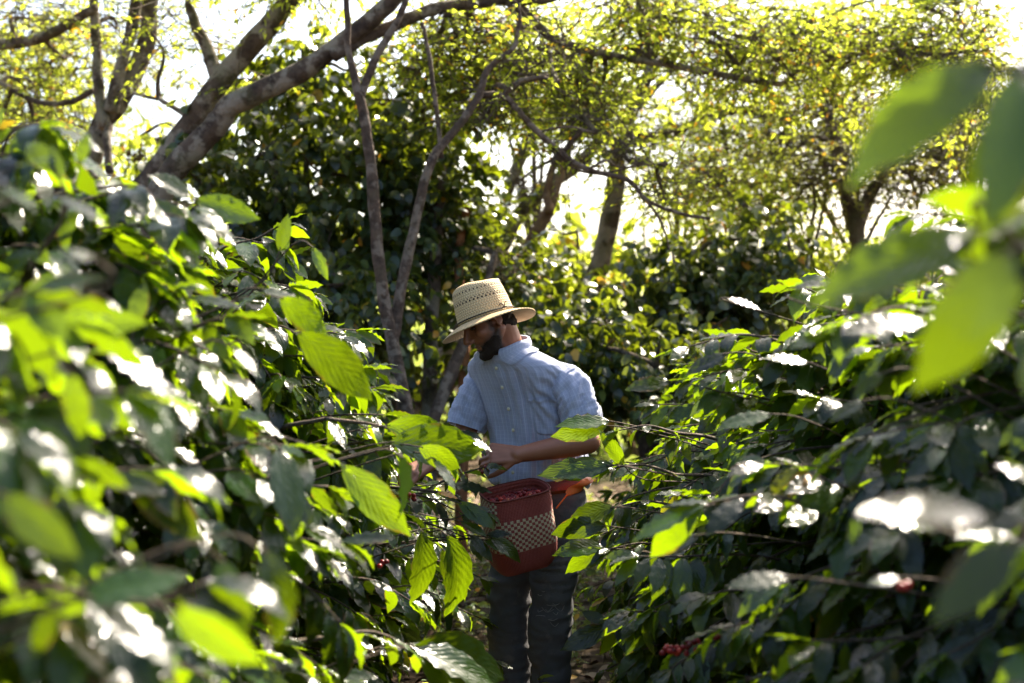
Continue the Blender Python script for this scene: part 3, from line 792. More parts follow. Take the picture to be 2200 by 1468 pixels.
# --- forked tree at the far left
t = Tree(3)
t.trunk([(190, 350, 27), (212, 280, 26), (258, 215, 25), (300, 140, 23), (322, 70, 21), (325, 0, 20), (328, -100, 16), (340, -220, 10)], 10.2, 10.2)
t.limb([(240, 240, 17), (258, 150, 14), (283, 65, 13), (297, 0, 12), (310, -90, 8)], 10.1, 10)
t.limb([(225, 275, 13), (213, 200, 12), (211, 120, 11), (205, 30, 10), (198, -70, 8)], 10.1, 10.3)
t.limb([(207, 15, 8), (150, 50, 11), (92, 82, 12), (0, 97, 12), (-90, 90, 9)], 10.2, 10.5)
t.limb([(235, 270, 9), (228, 310, 9), (232, 370, 10)], 10.1, 9.9)
t.limb([(200, 195, 7), (140, 225, 6), (80, 225, 6), (20, 200, 5), (-40, 170, 4)], 10.3, 10.6)
for a in ((60, 40, 110, 60, 10.6, .6, 230, .075), (160, 110, 90, 80, 10.8, .6, 150, .07), (60, 190, 110, 60, 10.9, .6, 200, .075), (130, 260, 110, 50, 11, .6, 200, .075), (250, 60, 60, 60, 10.4, .5, 70, .07), (30, 290, 80, 40, 10.8, .6, 130, .07), (340, 20, 60, 50, 10.2, .5, 60, .07)): t.pblob(*a)
t.blob((-2.9, 10, 4.6), (.9, .8, .5), 500, .085)
t.finish('forked_tree', 'tree with a double trunk and a thick side limb at the upper left corner', 'tree', group=G)
# --- slender twin stems
t = Tree(4)
t.trunk([(843, 740, 14), (818, 610, 13), (802, 470, 13), (789, 330, 12), (778, 240, 11), (768, 190, 10), (750, 120, 8), (742, 40, 7), (735, -60, 5)], 7.7, 7.7)
t.limb([(773, 215, 9), (800, 130, 9), (832, 80, 8), (860, 25, 7), (885, -50, 5)], 7.7, 7.8)
t.limb([(842, 735, 13), (868, 590, 11.5), (905, 450, 10.5), (935, 350, 10), (985, 285, 9), (1030, 213, 8.5), (1044, 180, 7.5), (1060, 155, 6.5), (1103, 117, 5.5), (1120, 80, 5), (1118, 10, 3)], 7.7, 8.1)
t.limb([(1035, 207, 7), (1080, 208, 7), (1132, 268, 7), (1200, 325, 7), (1262, 365, 6), (1345, 388, 5.5), (1395, 438, 4.5), (1470, 462, 4), (1525, 472, 3)], 8.0, 8.3)
t.limb([(1082, 206, 6), (1122, 175, 5.5), (1168, 169, 4.5), (1200, 178, 3)], 8.05, 8.1)
t.limb([(948, 338, 6), (940, 240, 5), (926, 140, 5), (912, 80, 4), (905, 60, 5)], 7.9, 8)
for q in ([(1200, 325, 4), (1235, 360, 3.5), (1300, 370, 3), (1390, 345, 2)], [(1262, 365, 3), (1300, 345, 3), (1330, 360, 2), (1420, 350, 1.5)], [(1150, 285, 3), (1210, 270, 2.5), (1280, 285, 2)], [(1395, 438, 3), (1420, 480, 2.5), (1440, 540, 2)]): t.limb(q, 8.1, 8.3, 6)
for a in ((1180, 110, 90, 60, 8.6, .4, 170, .07), (1120, 160, 70, 50, 8.5, .4, 110, .07), (1260, 260, 70, 45, 8.6, .4, 110, .06), (1340, 320, 60, 40, 8.6, .4, 75, .06), (1420, 400, 70, 40, 8.6, .4, 90, .06), (1050, 240, 60, 50, 8.5, .4, 90, .07), (1200, 330, 50, 30, 8.5, .4, 30, .06)): t.pblob(*a)
t.blob((.75, 8.3, 5.25), (.8, .7, .4), 1000, .085)
t.finish('slender_tree', 'slender tree with two thin spreading stems against the dark vines', 'tree', 'bark_smooth', group=G)
# --- trunk behind the man's hat
t = Tree(5)
t.trunk([(1262, 650, 27), (1290, 570, 25), (1317, 470, 23), (1328, 390, 22), (1333, 330, 22), (1346, 280, 20), (1375, 210, 15), (1402, 140, 11), (1420, 60, 8), (1430, -30, 5)], 12, 12)
t.limb([(1352, 300, 13), (1440, 290, 10), (1500, 265, 10), (1590, 240, 9), (1680, 255, 8), (1770, 250, 6), (1850, 225, 4)], 12, 12.2)
t.limb([(1333, 320, 10), (1300, 260, 8), (1270, 190, 6), (1260, 110, 4)], 12, 12.3)
for i in range(20):
    px = t.r.uniform(1180, 1750); py = t.r.uniform(60, 330)
    if py > 270 and px < 1330: continue
    t.pblob(px, py, 95, 55, t.r.uniform(11.6, 13), .6, 120, .085, per=10)
for a in ((1560, 320, 100, 50, 12.2, .5, 170, .08), (1680, 300, 90, 50, 12.2, .5, 150, .08)): t.pblob(*a)
t.finish('upright_tree', 'upright curved grey trunk standing behind the straw hat', 'tree', group=G)
# --- leaning limb trees in the middle gap
t = Tree(6)
t.trunk([(1078, 525, 17), (1120, 455, 15), (1175, 402, 14), (1237, 358, 14), (1290, 300, 12), (1345, 250, 10), (1410, 190, 7), (1470, 130, 4)], 11.2, 11.8)
t.limb([(1085, 440, 13), (1108, 370, 13), (1148, 295, 12), (1188, 252, 10), (1240, 200, 8), (1270, 130, 5)], 11.2, 11.5)
t.limb([(1240, 356, 7), (1190, 345, 5), (1150, 360, 4), (1100, 400, 3)], 11.4, 11.2)
for a in ((1150, 250, 60, 40, 11.4, .5, 100, .08), (1230, 180, 80, 50, 11.6, .5, 150, .08), (1140, 420, 50, 40, 11.2, .4, 90, .08)): t.pblob(*a)
t.finish('leaning_tree', 'grey limb like tree leaning right across the bright gap above the hat', 'tree', group=G)
t = Tree(7)
t.trunk([(1105, 585, 14), (1148, 512, 14), (1183, 455, 13), (1205, 392, 10), (1226, 330, 8), (1245, 270, 5)], 10.6, 11)
t.limb([(1180, 460, 10), (1178, 420, 9), (1190, 370, 8), (1215, 340, 6)], 10.7, 11)
t.pblob(1250, 250, 60, 40, 11, .4, 70, .08)
t.finish('leaning_tree', 'smooth brown trunk leaning below the bright gap, forked at its top', 'tree', 'bark_brown', group=G)
# --- Y shaped tree on the right
t = Tree(8)
t.trunk([(1846, 610, 21), (1842, 535, 19), (1838, 480, 18), (1824, 420, 16), (1804, 350, 15), (1790, 290, 12), (1770, 230, 9), (1745, 165, 6)], 11, 11)
t.limb([(1840, 495, 14), (1868, 430, 14), (1900, 370, 13), (1930, 310, 11), (1970, 250, 8), (2025, 180, 5)], 11, 11.2)
t.limb([(1735, 600, 6), (1742, 510, 5), (1752, 440, 4), (1748, 360, 3)], 11.4, 11.4)
t.limb([(1740, 560, 5), (1762, 480, 4), (1780, 400, 3)], 11.4, 11.5)
t.limb([(1860, 520, 5), (1885, 470, 4), (1915, 420, 3)], 11, 11.3)
for q in ([(2060, 560, 4), (2040, 470, 3), (2000, 400, 2)], [(2070, 560, 4), (2090, 480, 3), (2085, 420, 2)], [(2100, 540, 4), (2040, 440, 3), (1990, 390, 2)]): t.limb(q, 11.3, 11.5, 6)
for i in range(22):
    px = t.r.uniform(1690, 2110); py = t.r.uniform(190, 430)
    if py > 400 and px < 1790: continue
    t.pblob(px, py, 75, 50, t.r.uniform(10.7, 11.8), .45, 130, .07, per=10)
t.finish('forked_tree', 'dark barked Y shaped tree against the white sky on the right', 'tree', 'bark', 'canopy_olive', group=G)
# --- plain trunks low behind the man
t = Tree(9)
t.trunk([(925, 790, 17), (928, 700, 15), (938, 570, 14), (948, 450, 11), (955, 340, 8)], 9.2, 9.4)
for a in ((940, 480, 90, 70, 9.6, .4, 260, .085), (960, 400, 80, 70, 9.7, .4, 210, .085)): t.pblob(*a, leaves=VL)
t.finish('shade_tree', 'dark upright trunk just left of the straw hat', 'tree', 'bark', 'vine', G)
t = Tree(10)
t.trunk([(962, 830, 14), (985, 770, 13.5), (1012, 700, 12), (1042, 620, 9), (1065, 540, 6)], 8.6, 9.0)
t.pblob(1070, 560, 70, 60, 9.4, .4, 170, .08, leaves=VL)
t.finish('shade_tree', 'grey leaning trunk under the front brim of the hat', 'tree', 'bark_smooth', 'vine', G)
t = Tree(11)
t.trunk([(1000, 850, 12), (1002, 740, 10.5), (990, 620, 10), (988, 540, 10), (1000, 450, 8)], 9.1, 9.4)
t.pblob(1010, 480, 60, 50, 10.3, .4, 110, .08, leaves=VL)
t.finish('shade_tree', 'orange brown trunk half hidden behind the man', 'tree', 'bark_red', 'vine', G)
t = Tree(12)
t.trunk([(1590, 690, 8), (1592, 620, 7), (1600, 560, 7), (1612, 530, 6), (1625, 470, 4)], 10.6, 10.6)
t.limb([(1596, 590, 5), (1640, 545, 4), (1700, 545, 3)], 10.6, 10.7)
for a in ((1560, 410, 80, 60, 11.2, .5, 200, .075), (1640, 460, 70, 50, 11.2, .5, 150, .075), (1500, 360, 70, 50, 11.2, .5, 120, .075)): t.pblob(*a)
t.finish('shade_tree', 'thin pale stem with a bent bough right of the dark thicket', 'tree', 'bark_smooth', group=G)

# --- thickets: dense climbing leaves on hidden stems
def thicket(seed, px, py, rx, ry, Y, dep, n, size, label, leaf='vine', leaves=VL, extra=(), name='thicket', cat='thicket', per=9, group='thickets of creeper behind the coffee'):
    t = Tree(seed); b = at(px, py, Y)
    P = np.array([[b[0], b[1], -.05], [b[0] + .05, b[1], b[2] * .5], [b[0], b[1], b[2] + ry * Y / FPX * .6]])
    t.base = np.array([b[0], b[1], gz(b[0], b[1])]); t.tr = MB(); t.pts = [catmull(P, 6)]
    tube(t.tr, t.pts[0], np.linspace(.06, .015, len(t.pts[0])), 8, wob=.06, rng=t.r)
    for k in range(3):
        e = b + t.r.normal(0, .5, 3) * np.array([rx, rx, ry]) * Y / FPX
        t.limb3([P[1], (P[1] + e) / 2 + [0, 0, .1], e], .03, .006)
    nb = 9
    for k in range(nb):
        o = t.r.normal(0, .48, 2); s = t.r.uniform(.45, .75)
        t.pblob(px + o[0] * rx, py + o[1] * ry, rx * s, ry * s, Y + t.r.normal(0, dep * .4), dep * .6, n // nb, size, leaves=leaves, hang=.5, per=per, twigs=False)
    for e in extra: t.pblob(*e, leaves=leaves, hang=.5, twigs=False)
    return t.finish(name, label, cat, 'twig', leaf, group)
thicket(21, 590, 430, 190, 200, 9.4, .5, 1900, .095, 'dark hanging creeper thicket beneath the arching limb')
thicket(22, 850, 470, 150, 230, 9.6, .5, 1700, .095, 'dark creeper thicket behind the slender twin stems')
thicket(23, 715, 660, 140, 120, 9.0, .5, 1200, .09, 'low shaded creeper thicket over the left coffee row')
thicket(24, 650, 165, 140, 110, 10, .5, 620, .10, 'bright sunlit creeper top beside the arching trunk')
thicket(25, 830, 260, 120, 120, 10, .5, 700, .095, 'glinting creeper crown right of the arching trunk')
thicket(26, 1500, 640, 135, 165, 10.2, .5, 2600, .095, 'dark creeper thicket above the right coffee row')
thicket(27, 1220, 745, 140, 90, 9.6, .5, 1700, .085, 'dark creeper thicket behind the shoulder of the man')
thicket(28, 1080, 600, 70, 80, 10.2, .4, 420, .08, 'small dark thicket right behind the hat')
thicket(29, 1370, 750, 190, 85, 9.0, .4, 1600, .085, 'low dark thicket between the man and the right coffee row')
thicket(30, 1240, 545, 120, 80, 14, .6, 700, .12, 'bright yellow green thicket low in the middle gap', 'canopy', VL)
thicket(31, 1600, 410, 140, 100, 13.5, .7, 1500, .085, 'sunlit yellow green tree top left of the Y shaped tree', 'canopy', SL)
thicket(32, 1690, 580, 180, 70, 13, .6, 1300, .10, 'yellow green brush below the Y shaped tree', 'canopy', SL)
thicket(33, 1450, 420, 110, 80, 13, .6, 500, .085, 'feathery green thicket right of the upright trunk', 'canopy', SL)
thicket(34, 1950, 580, 200, 70, 13, .6, 1300, .10, 'olive brush behind the right coffee bushes', 'canopy_olive', SL)
thicket(35, 110, 250, 170, 110, 15, .8, 650, .12, 'loose yellow green thicket at the far left', 'canopy', SL)
thicket(36, 300, 330, 110, 60, 12.5, .6, 380, .10, 'yellow green brush between the two left trunks', 'canopy', SL)
thicket(37, 2080, 200, 170, 130, 12.5, .7, 1400, .085, 'hazy olive tree top at the upper right corner', 'canopy_olive', SL)
thicket(38, 1830, 60, 240, 90, 13, .7, 1500, .09, 'yellow green tree top at the upper right of the sky', 'canopy', SL)

thicket(39, 80, 110, 170, 110, 15, .8, 1500, .10, 'hazy distant tree top at the upper left corner', 'canopy_olive', SL)
thicket(40, 1140, 120, 190, 90, 14, .8, 1300, .095, 'pale yellow green tree top under the arching limb', 'canopy', SL)
# --- far woods beyond the plantation: nobody could count them
def far_woods():
    mb = MB(); r = np.random.default_rng(77)
    pos = []
    for k in range(620):
        Y = r.uniform(15, 42); X = r.uniform(-.5, .5) * Y * 1.15
        h = r.uniform(.9, 2.0) * Y / 18
        if r.random() < .10: h *= 1.5
        rad = r.uniform(.9, 2.2); n = 75
        u = nrm(r.normal(0, 1, (n, 3))) * (r.random((n, 1)) ** .4)
        pos.append(np.array([X, Y, h * .55]) + u * [rad, rad * .6, h * .55])
        tube(mb, np.array([[X, Y, -.1], [X + r.normal(0, .2), Y, h * .5], [X, Y, h * .9]]), np.array([.09, .06, .02]), 5, 1)
    pos = np.concatenate(pos)
    d = nrm(r.normal(0, 1, pos.shape) + [0, 0, -.4]); up = nrm(r.normal(0, .7, pos.shape) + [0, 0, 1])
    scatter_mix(mb, SL, pos, d, up, r.uniform(.16, .34, len(pos)), r)
    return tag(build(mb, 'distant_woods', [M['far'], M['twig']], smooth=False), kind='stuff')
far_woods()

# --- weeds and leaf litter on the ground
def weeds():
    mb = MB(); r = np.random.default_rng(9); pos, d, up = [], [], []
    for k in range(620):
        Y = r.uniform(4.6, 13); X = r.normal(.1, .45 + .03 * Y)
        z = gz(X, Y); h = r.uniform(.06, .30) * (1.3 if r.random() < .2 else .8)
        tip = np.array([X + r.normal(0, .04), Y + r.normal(0, .04), z + h])
        tube(mb, np.array([[X, Y, z - .02], tip]), np.array([.002, .001]), 3, 1, caps=False)
        for q in range(int(6 + h * 40)):
            t_ = r.uniform(.3, 1); p = np.array([X, Y, z]) * (1 - t_) + tip * t_; a = r.uniform(0, 6.28)
            pos.append(p); d.append([math.cos(a), math.sin(a), r.uniform(-.3, .6)]); up.append(nrm(np.array([0, 0, 1.]) + r.normal(0, .3, 3)))
    pos = np.array(pos); scatter_mix(mb, WL, pos, np.array(d), np.array(up), r.uniform(.025, .06, len(pos)), r)
    tag(build(mb, 'weeds', [M['weed'], M['twig']]), kind='stuff')
    mb = MB(); n = 5200
    Y = r.uniform(1, 14, n); X = r.normal(0, 1.1, n)
    pos = np.array([[x, y, gz(x, y) + .012 + r.random() * .02] for x, y in zip(X, Y)])
    a = r.uniform(0, 6.28, n); d = np.stack([np.cos(a), np.sin(a), r.normal(0, .15, n)], -1)
    scatter_mix(mb, WL, pos, d, nrm(np.array([0, 0, 1.]) + r.normal(0, .35, (n, 3))), r.uniform(.05, .12, n), r)
    tag(build(mb, 'fallen_leaves', M['litter']), kind='stuff')
weeds()
# ------------------------------------------------------------------ the picking man
YAW = R(35)
FB = np.array([-math.sin(YAW), -math.cos(YAW), 0]); LB = np.array([math.cos(YAW), -math.sin(YAW), 0]); ZB = np.array([0, 0, 1.])
BASE = np.array([.105, 5.30, gz(.105, 5.30)])
person = thing('person', 'man in straw hat, blue checked shirt and torn jeans bending to pick coffee cherries', 'person', BASE)

# joints
HIP = np.array([.105, 5.30, .95]); CH = np.array([.048, 5.228, 1.362]); NECK = np.array([-.016, 5.158, 1.456])
SHL, SHR = CH + LB * .165 + [0, 0, .012], CH - LB * .165 + [0, 0, .012]
ELL, WRL = np.array([.272, 5.075, 1.128]), np.array([.018, 4.995, 1.088])
ELR, WRR = np.array([-.185, 5.30, 1.13]), np.array([-.295, 5.16, 1.045])
HIPL, HIPR = HIP + LB * .088 + [0, 0, -.06], HIP - LB * .088 + [0, 0, -.06]
KNL, KNR = at(1183, 1300, 5.2), at(1092, 1300, 5.3)
ANL, ANR = np.array([KNL[0] + .005, KNL[1] + .06, .09]), np.array([KNR[0] + .012, KNR[1] + .05, .09])

# head frame
hy, hp, hr = R(66), R(31), R(8)
F0 = np.array([-math.sin(hy), -math.cos(hy), 0]); L0 = np.array([math.cos(hy), -math.sin(hy), 0])
HF = F0 * math.cos(hp) - ZB * math.sin(hp); HU = F0 * math.sin(hp) + ZB * math.cos(hp)
HL = L0 * math.cos(hr) + HU * math.sin(hr); HU = HU * math.cos(hr) - L0 * math.sin(hr)
HC = np.array([-.088, 5.105, 1.562])
def H(f, l, u): return HC + HF * f + HL * l + HU * u
HFR = np.array([HF, HL, HU])

def head_shapes(mb):
    ellipsoid(mb, H(-.012, 0, .045), (.096, .076, .082), HFR, 32, 20)
    ellipsoid(mb, H(.03, 0, -.025), (.060, .060, .080), HFR, 28, 18)
    for s in (-1, 1):
        capsule(mb, H(-.005, s * .054, -.045), H(.045, s * .040, -.088), .020, .020)
        capsule(mb, H(.045, s * .040, -.088), H(.074, s * .012, -.102), .020, .019)
        ellipsoid(mb, H(.058, s * .040, -.022), (.026, .022, .022), HFR)
        capsule(mb, H(.082, s * .012, .026), H(.066, s * .044, .024), .012, .012)
        ellipsoid(mb, H(.098, s * .012, -.034), (.012, .009, .009), HFR, 12, 8)
        ef = np.array([HF * .9 - HU * .25 + HL * s * .3, HL * s, HU * .97 + HF * .25])
        ellipsoid(mb, H(-.008, s * .078, .002), (.020, .007, .033), ef, 16, 12)
        ellipsoid(mb, H(-.002, s * .080, -.024), (.010, .007, .013), ef, 12, 8)
    capsule(mb, H(.084, 0, .020), H(.113, 0, -.026), .008, .012)
    ellipsoid(mb, H(.102, 0, -.034), (.014, .010, .008), HFR, 12, 8)
    ellipsoid(mb, H(.084, 0, -.060), (.012, .024, .0065), HFR, 14, 8)
    ellipsoid(mb, H(.082, 0, -.073), (.012, .021, .0075), HFR, 14, 8)
    ellipsoid(mb, H(.066, 0, -.070), (.024, .034, .03), HFR, 16, 10)
    ellipsoid(mb, H(.076, 0, -.100), (.018, .022, .016), HFR, 16, 10)
    capsule(mb, H(-.030, 0, -.04), NECK + FB * -.005, .058, .060, 20)
    capsule(mb, H(.02, 0, -.075), NECK + FB * .035 + [0, 0, .0], .040, .040, 16)

def hand(mb, wrist, palm_dir, back, curls, thumb, L=1.):
    """palm and five bent fingers; BACK is the outward normal of the back of the hand"""
    d = nrm(palm_dir); b = nrm(np.asarray(back) - d * np.dot(back, d)); s = np.cross(d, b)     # s: across the knuckles
    pc = wrist + d * .045 * L
    for k in np.linspace(-1, 1, 5):
        capsule(mb, wrist + s * k * .020, wrist + d * .088 * L + s * k * .031 + b * .002, .0145, .0125, 10)
    ellipsoid(mb, pc, (.05, .034, .016), np.array([d, s, b]), 16, 10)
    lens = ((.042, .026, .021), (.046, .030, .022), (.043, .028, .022), (.034, .021, .019))
    for i, k in enumerate((-1, -.33, .33, 1)):
        p = wrist + d * (.092 - .006 * abs(i - 1.2)) * L + s * k * .032 + b * .002
        ang = 0; rad = (.0098, .0102, .0098, .0085)[i]
        for j in range(3):
            ang += curls[i][j]
            dd = nrm(d * math.cos(ang) - b * math.sin(ang) + s * k * .06)
            q = p + dd * lens[i][j] * L
            capsule(mb, p, q, rad, rad * .92, 10); p = q; rad *= .92
    p = wrist + d * .022 + s * thumb * .030 - b * .004; rad = .0135
    for ln, ds, db in ((.040, .62, -.30), (.032, .30, -.55), (.026, .05, -.6)):
        dd = nrm(d * .8 + s * thumb * ds + b * db); q = p + dd * ln
        capsule(mb, p, q, rad, rad * .85, 10); p = q; rad *= .85

def make_body():
    mb = MB()
    head_shapes(mb)
    def cen(z):
        k = ((z - .95) / .495) ** 3; return HIP * [1, 1, 0] * (1 - k) + NECK * [1, 1, 0] * k + FB * .012 + [0, 0, z]
    ellipsoid(mb, cen(1.27), (.158, .104, .13), np.array([LB, FB, ZB]), 24, 16)
    ellipsoid(mb, NECK + [0, 0, -.018], (.080, .070, .035), np.array([LB, FB, ZB]), 24, 14)
    ellipsoid(mb, cen(1.12), (.145, .105, .22), np.array([LB, FB, ZB]), 24, 16)
    ellipsoid(mb, HIP, (.15, .11, .13), np.array([LB, FB, ZB]), 24, 16)
    capsule(mb, NECK + [0, 0, -.06], SHL + [0, 0, -.06], .042, .040); capsule(mb, NECK + [0, 0, -.06], SHR + [0, 0, -.06], .042, .040)
    for sh, el, wr in ((SHL, ELL, WRL), (SHR, ELR, WRR)):
        capsule(mb, sh - [0, 0, .03], el, .047, .042, 18)
        mid = el * .72 + wr * .28
        capsule(mb, el, mid, .043, .045, 18); capsule(mb, mid, wr, .044, .028, 18)
    for h, k, a in ((HIPL, KNL, ANL), (HIPR, KNR, ANR)):
        capsule(mb, h, k, .075, .052, 18); capsule(mb, k, a, .052, .036, 18)
        capsule(mb, a + [0, 0, -.03], a + FB * .15 + [0, 0, -.055], .035, .028, 12)
    # his left hand: back turned to the camera, fingers hooked down round a twig
    hand(mb, WRL, np.array([-1., -.05, .02]), np.array([-.15, -.85, .45]),
         ((.55, .75, .5), (.70, .85, .5), (.80, .85, .5), (.85, .8, .5)), -1)
    hand(mb, WRR, nrm(WRR - ELR) * 1. + [-.3, -.1, 0], np.array([-.2, -.7, .7]), ((.3, .5, .4), (.4, .5, .4), (.5, .5, .4), (.5, .6, .4)), 1)
    V, F, N = remesh(mb, .0042, 3, .5)
    # face detail on the continuous surface: sockets, mouth line, nostril wings
    loc = (V - HC) @ HFR.T
    def push(c, r, amt, dirv):
        w = np.exp(-(((loc - np.array(c)) / np.array(r)) ** 2).sum(1))
        return w[:, None] * amt * dirv
    for s in (-1, 1):
        V += push((.086, s * .032, .006), (.018, .018, .011), -.012, HF)
        V += push((.082, s * .032, .004), (.012, .013, .006), .004, HF)
        V += push((-.004, s * .088, .004), (.009, .02, .018), -.006, HL * s)
    V += push((.092, 0, -.067), (.02, .026, .003), -.005, HF)
    V += push((.090, 0, -.086), (.02, .02, .006), -.004, HF)
    out = MB(); out.add(V, F)
    f, l, u = loc.T
    near = (np.abs(loc) < .16).all(1)
    j = np.zeros(len(V)); j[near] = fbm(V[near], 70, 1.) * .007
    def ss(x, a, b): t_ = np.clip((x - a) / (b - a), 0, 1); return t_ * t_ * (3 - 2 * t_)
    st = ss(f + j, -.004, .016) * ss(-(u + j) - .30 * f, .016, .042) * ss(.135 + u, 0, .02) * (np.abs(l) < .08)
    st *= 1 - np.exp(-(((f - .062) / .030) ** 2 + ((np.abs(l) - .036) / .022) ** 2 + ((u + .030) / .020) ** 2))      # cheek stays bare
    st *= 1 - ss(f, .093, .100) * (u > -.052)
    st *= 1 - np.exp(-((u + .068) / .008) ** 4) * (np.abs(l) < .022) * (f > .07)
    side = ss(f + j, .004, .012) * ss(-(f + j), -.034, -.024) * ss(u, -.06, -.03) * (np.abs(l) > .05) * (np.abs(l) < .078)
    st = np.clip(np.maximum(st, side * .8), 0, 1) * near
    me = out.mesh('body', M['skin'], True, root_loc(person)); at_ = me.attributes.new('stubble', 'FLOAT', 'POINT')
    at_.data.foreach_set('value', st.astype(np.float32))
    link('body', me, person)
    return V, F, N, loc, st
BV, BF, BN, BLOC, STUB = make_body()

def skin_patch(mask, name, off, material, jit=.002, parent=None, seed=3.):
    """hair or beard: the part of the head's surface inside MASK, raised a little"""
    keep = mask[BF].all(1); F = BF[keep]
    ids = np.unique(F); mp = -np.ones(len(BV), int); mp[ids] = np.arange(len(ids))
    P = BV[ids]; n = BN[ids]
    w = mask.astype(float)[ids]
    edge = np.zeros(len(BV)); cnt = np.zeros(len(BV))
    for k in range(4):
        np.add.at(edge, BF[:, k], keep); np.add.at(cnt, BF[:, k], 1)
    inner = (edge / np.maximum(cnt, 1))[ids] > .99
    q = fbm(P, 90, seed)
    P2 = P + n * np.where(inner, off + jit * q, -.001)[:, None]
    mb = MB(); mb.add(P2, mp[F])
    return build(mb, name, material, parent or person)
f, l, u = BLOC.T
nz = fbm(BV[(np.abs(BLOC) < .2).all(1)], 60, 1.) * .006
jn = np.zeros(len(BV)); jn[(np.abs(BLOC) < .2).all(1)] = nz
inhead = (np.abs(l) < np.where(f < -.022, .081, .0745) + .01 * (u > .03)) & (np.abs(BLOC) < .16).all(1)
hairm = inhead & ((u > .030 + .65 * (f + .03) + jn) & (f < .07) | ((u > -.066 + .45 * (f + .07) + jn) & (f < -.019 + jn))) & (f < .075)
hairm |= inhead & (f > -.022) & (f < .020 + jn) & (u > -.03) & (np.abs(l) > .055) & (u > -.05 + (0 if True else 0)) & (f > .012)
skin_patch(hairm, 'hair', .006, M['hair'], .003)
beardm = inhead & (STUB > .80) & (f > .012) & (u < -.05 + jn)
skin_patch(beardm, 'beard', .0022, M['hair'], .0022, seed=8.)
for s in (-1, 1):
    mb = MB(); ellipsoid(mb, H(.0745, s * .031, .005), (.0100, .0120, .0060), HFR, 16, 10); build(mb, 'eye', M['eye'], person)
    mb = MB(); tube(mb, catmull([H(.094, s * .014, .022), H(.092, s * .030, .028), H(.078, s * .049, .023)], 5), np.array([.0018, .0024, .0027, .0029, .0029, .0028, .0026, .0023, .002, .0018, .0015]), 6, wob=.1)
    build(mb, 'eyebrow', M['hair'], person)

# ------------------------------------------------------------------ shirt
ROWS = np.array([  # z, half width, half depth
 (.952, .172, .150), (.962, .183, .160), (.985, .186, .163), (1.03, .180, .155), (1.10, .174, .146), (1.18, .176, .143), (1.26, .182, .140),
 (1.32, .190, .135), (1.355, .198, .128), (1.380, .199, .120), (1.402, .188, .110), (1.422, .163, .100), (1.440, .127, .090), (1.455, .094, .078), (1.466, .075, .069)])
def torso(th, z):
    """point of the shirt's torso at angle TH (0 = his left, 90 deg = front) and height Z, before folds"""
    th = np.asarray(th, float); z = np.asarray(z, float)
    a = np.interp(z, ROWS[:, 0], ROWS[:, 1]); b = np.interp(z, ROWS[:, 0], ROWS[:, 2])
    k = (z - .95) / .495
    k = np.clip(k, -.05, 1.1); k2 = np.sign(k) * np.abs(k) ** 3.0; c = HIP * (1 - k2[..., None]) + NECK * k2[..., None] + FB * (.012 * np.sin(np.pi * np.clip(k, 0, 1)))[..., None]
    e = 2 / 2.35
    ct, st = np.cos(th), np.sin(th)
    x = np.sign(ct) * np.abs(ct) ** e * a; y = np.sign(st) * np.abs(st) ** e * b
    P = c + LB * x[..., None] + FB * y[..., None]
    P[..., 2] = z - .030 * np.maximum(0, st) ** 2 * np.clip((z - 1.38) / .07, 0, 1) + .012 * np.maximum(0, -st) * np.clip((z - 1.38) / .07, 0, 1)
    P[..., 2] += .012 * np.sin(3 * th + .5) * np.clip((.99 - z) / .04, 0, 1)
    return P
def torso_fold(th, z):
    k = np.clip((1.425 - z) / .06, 0, 1)
    lowb = np.clip((1.12 - z) / .14, 0, 1)
    Q = np.stack([np.cos(th) * 1.1, np.sin(th) * 1.1, z * 2.2], -1).reshape(-1, 3)
    big = fbm(Q, 2.6, 2.).reshape(th.shape)
    # creases: sharpened noise, drawn out along the cloth
    ver = fbm(np.stack([np.cos(th) * 1.5, np.sin(th) * 1.5, z * 1.1 + .5 * np.sin(th)], -1).reshape(-1, 3), 4.2, 5.).reshape(th.shape)
    hor = fbm(np.stack([np.cos(th) * .5, np.sin(th) * .5, z * 6 + .6 * np.sin(th * 2)], -1).reshape(-1, 3), 3.2, 9.).reshape(th.shape)
    f = .014 * big + .017 * (.35 - np.abs(ver)) * (.5 + .5 * np.clip((1.36 - z) / .2, 0, 1)) + (.004 + .012 * lowb) * (.3 - np.abs(hor))
    dd = (th - R(30)) * .17; w = np.exp(-((dd / .10) ** 2 + ((z - 1.27) / .09) ** 2))
    f = f + .008 * w * np.sin((z - dd * 1.1) * 105 + 4 * big)
    dd2 = (th - R(75)) * .17; f = f + .007 * np.exp(-((dd2 / .05) ** 2 + ((z - 1.30) / .12) ** 2)) * np.sin(dd2 * 170 + 3 * ver)
    return f * k
def torso_off(th, z, off=0.):
    e = 1e-3
    p = torso(th, z)
    n = -nrm(np.cross(torso(th + e, z) - p, torso(th, z + e) - p))
    return p + n * (torso_fold(th, z) + off)[..., None] if np.ndim(off) or True else p

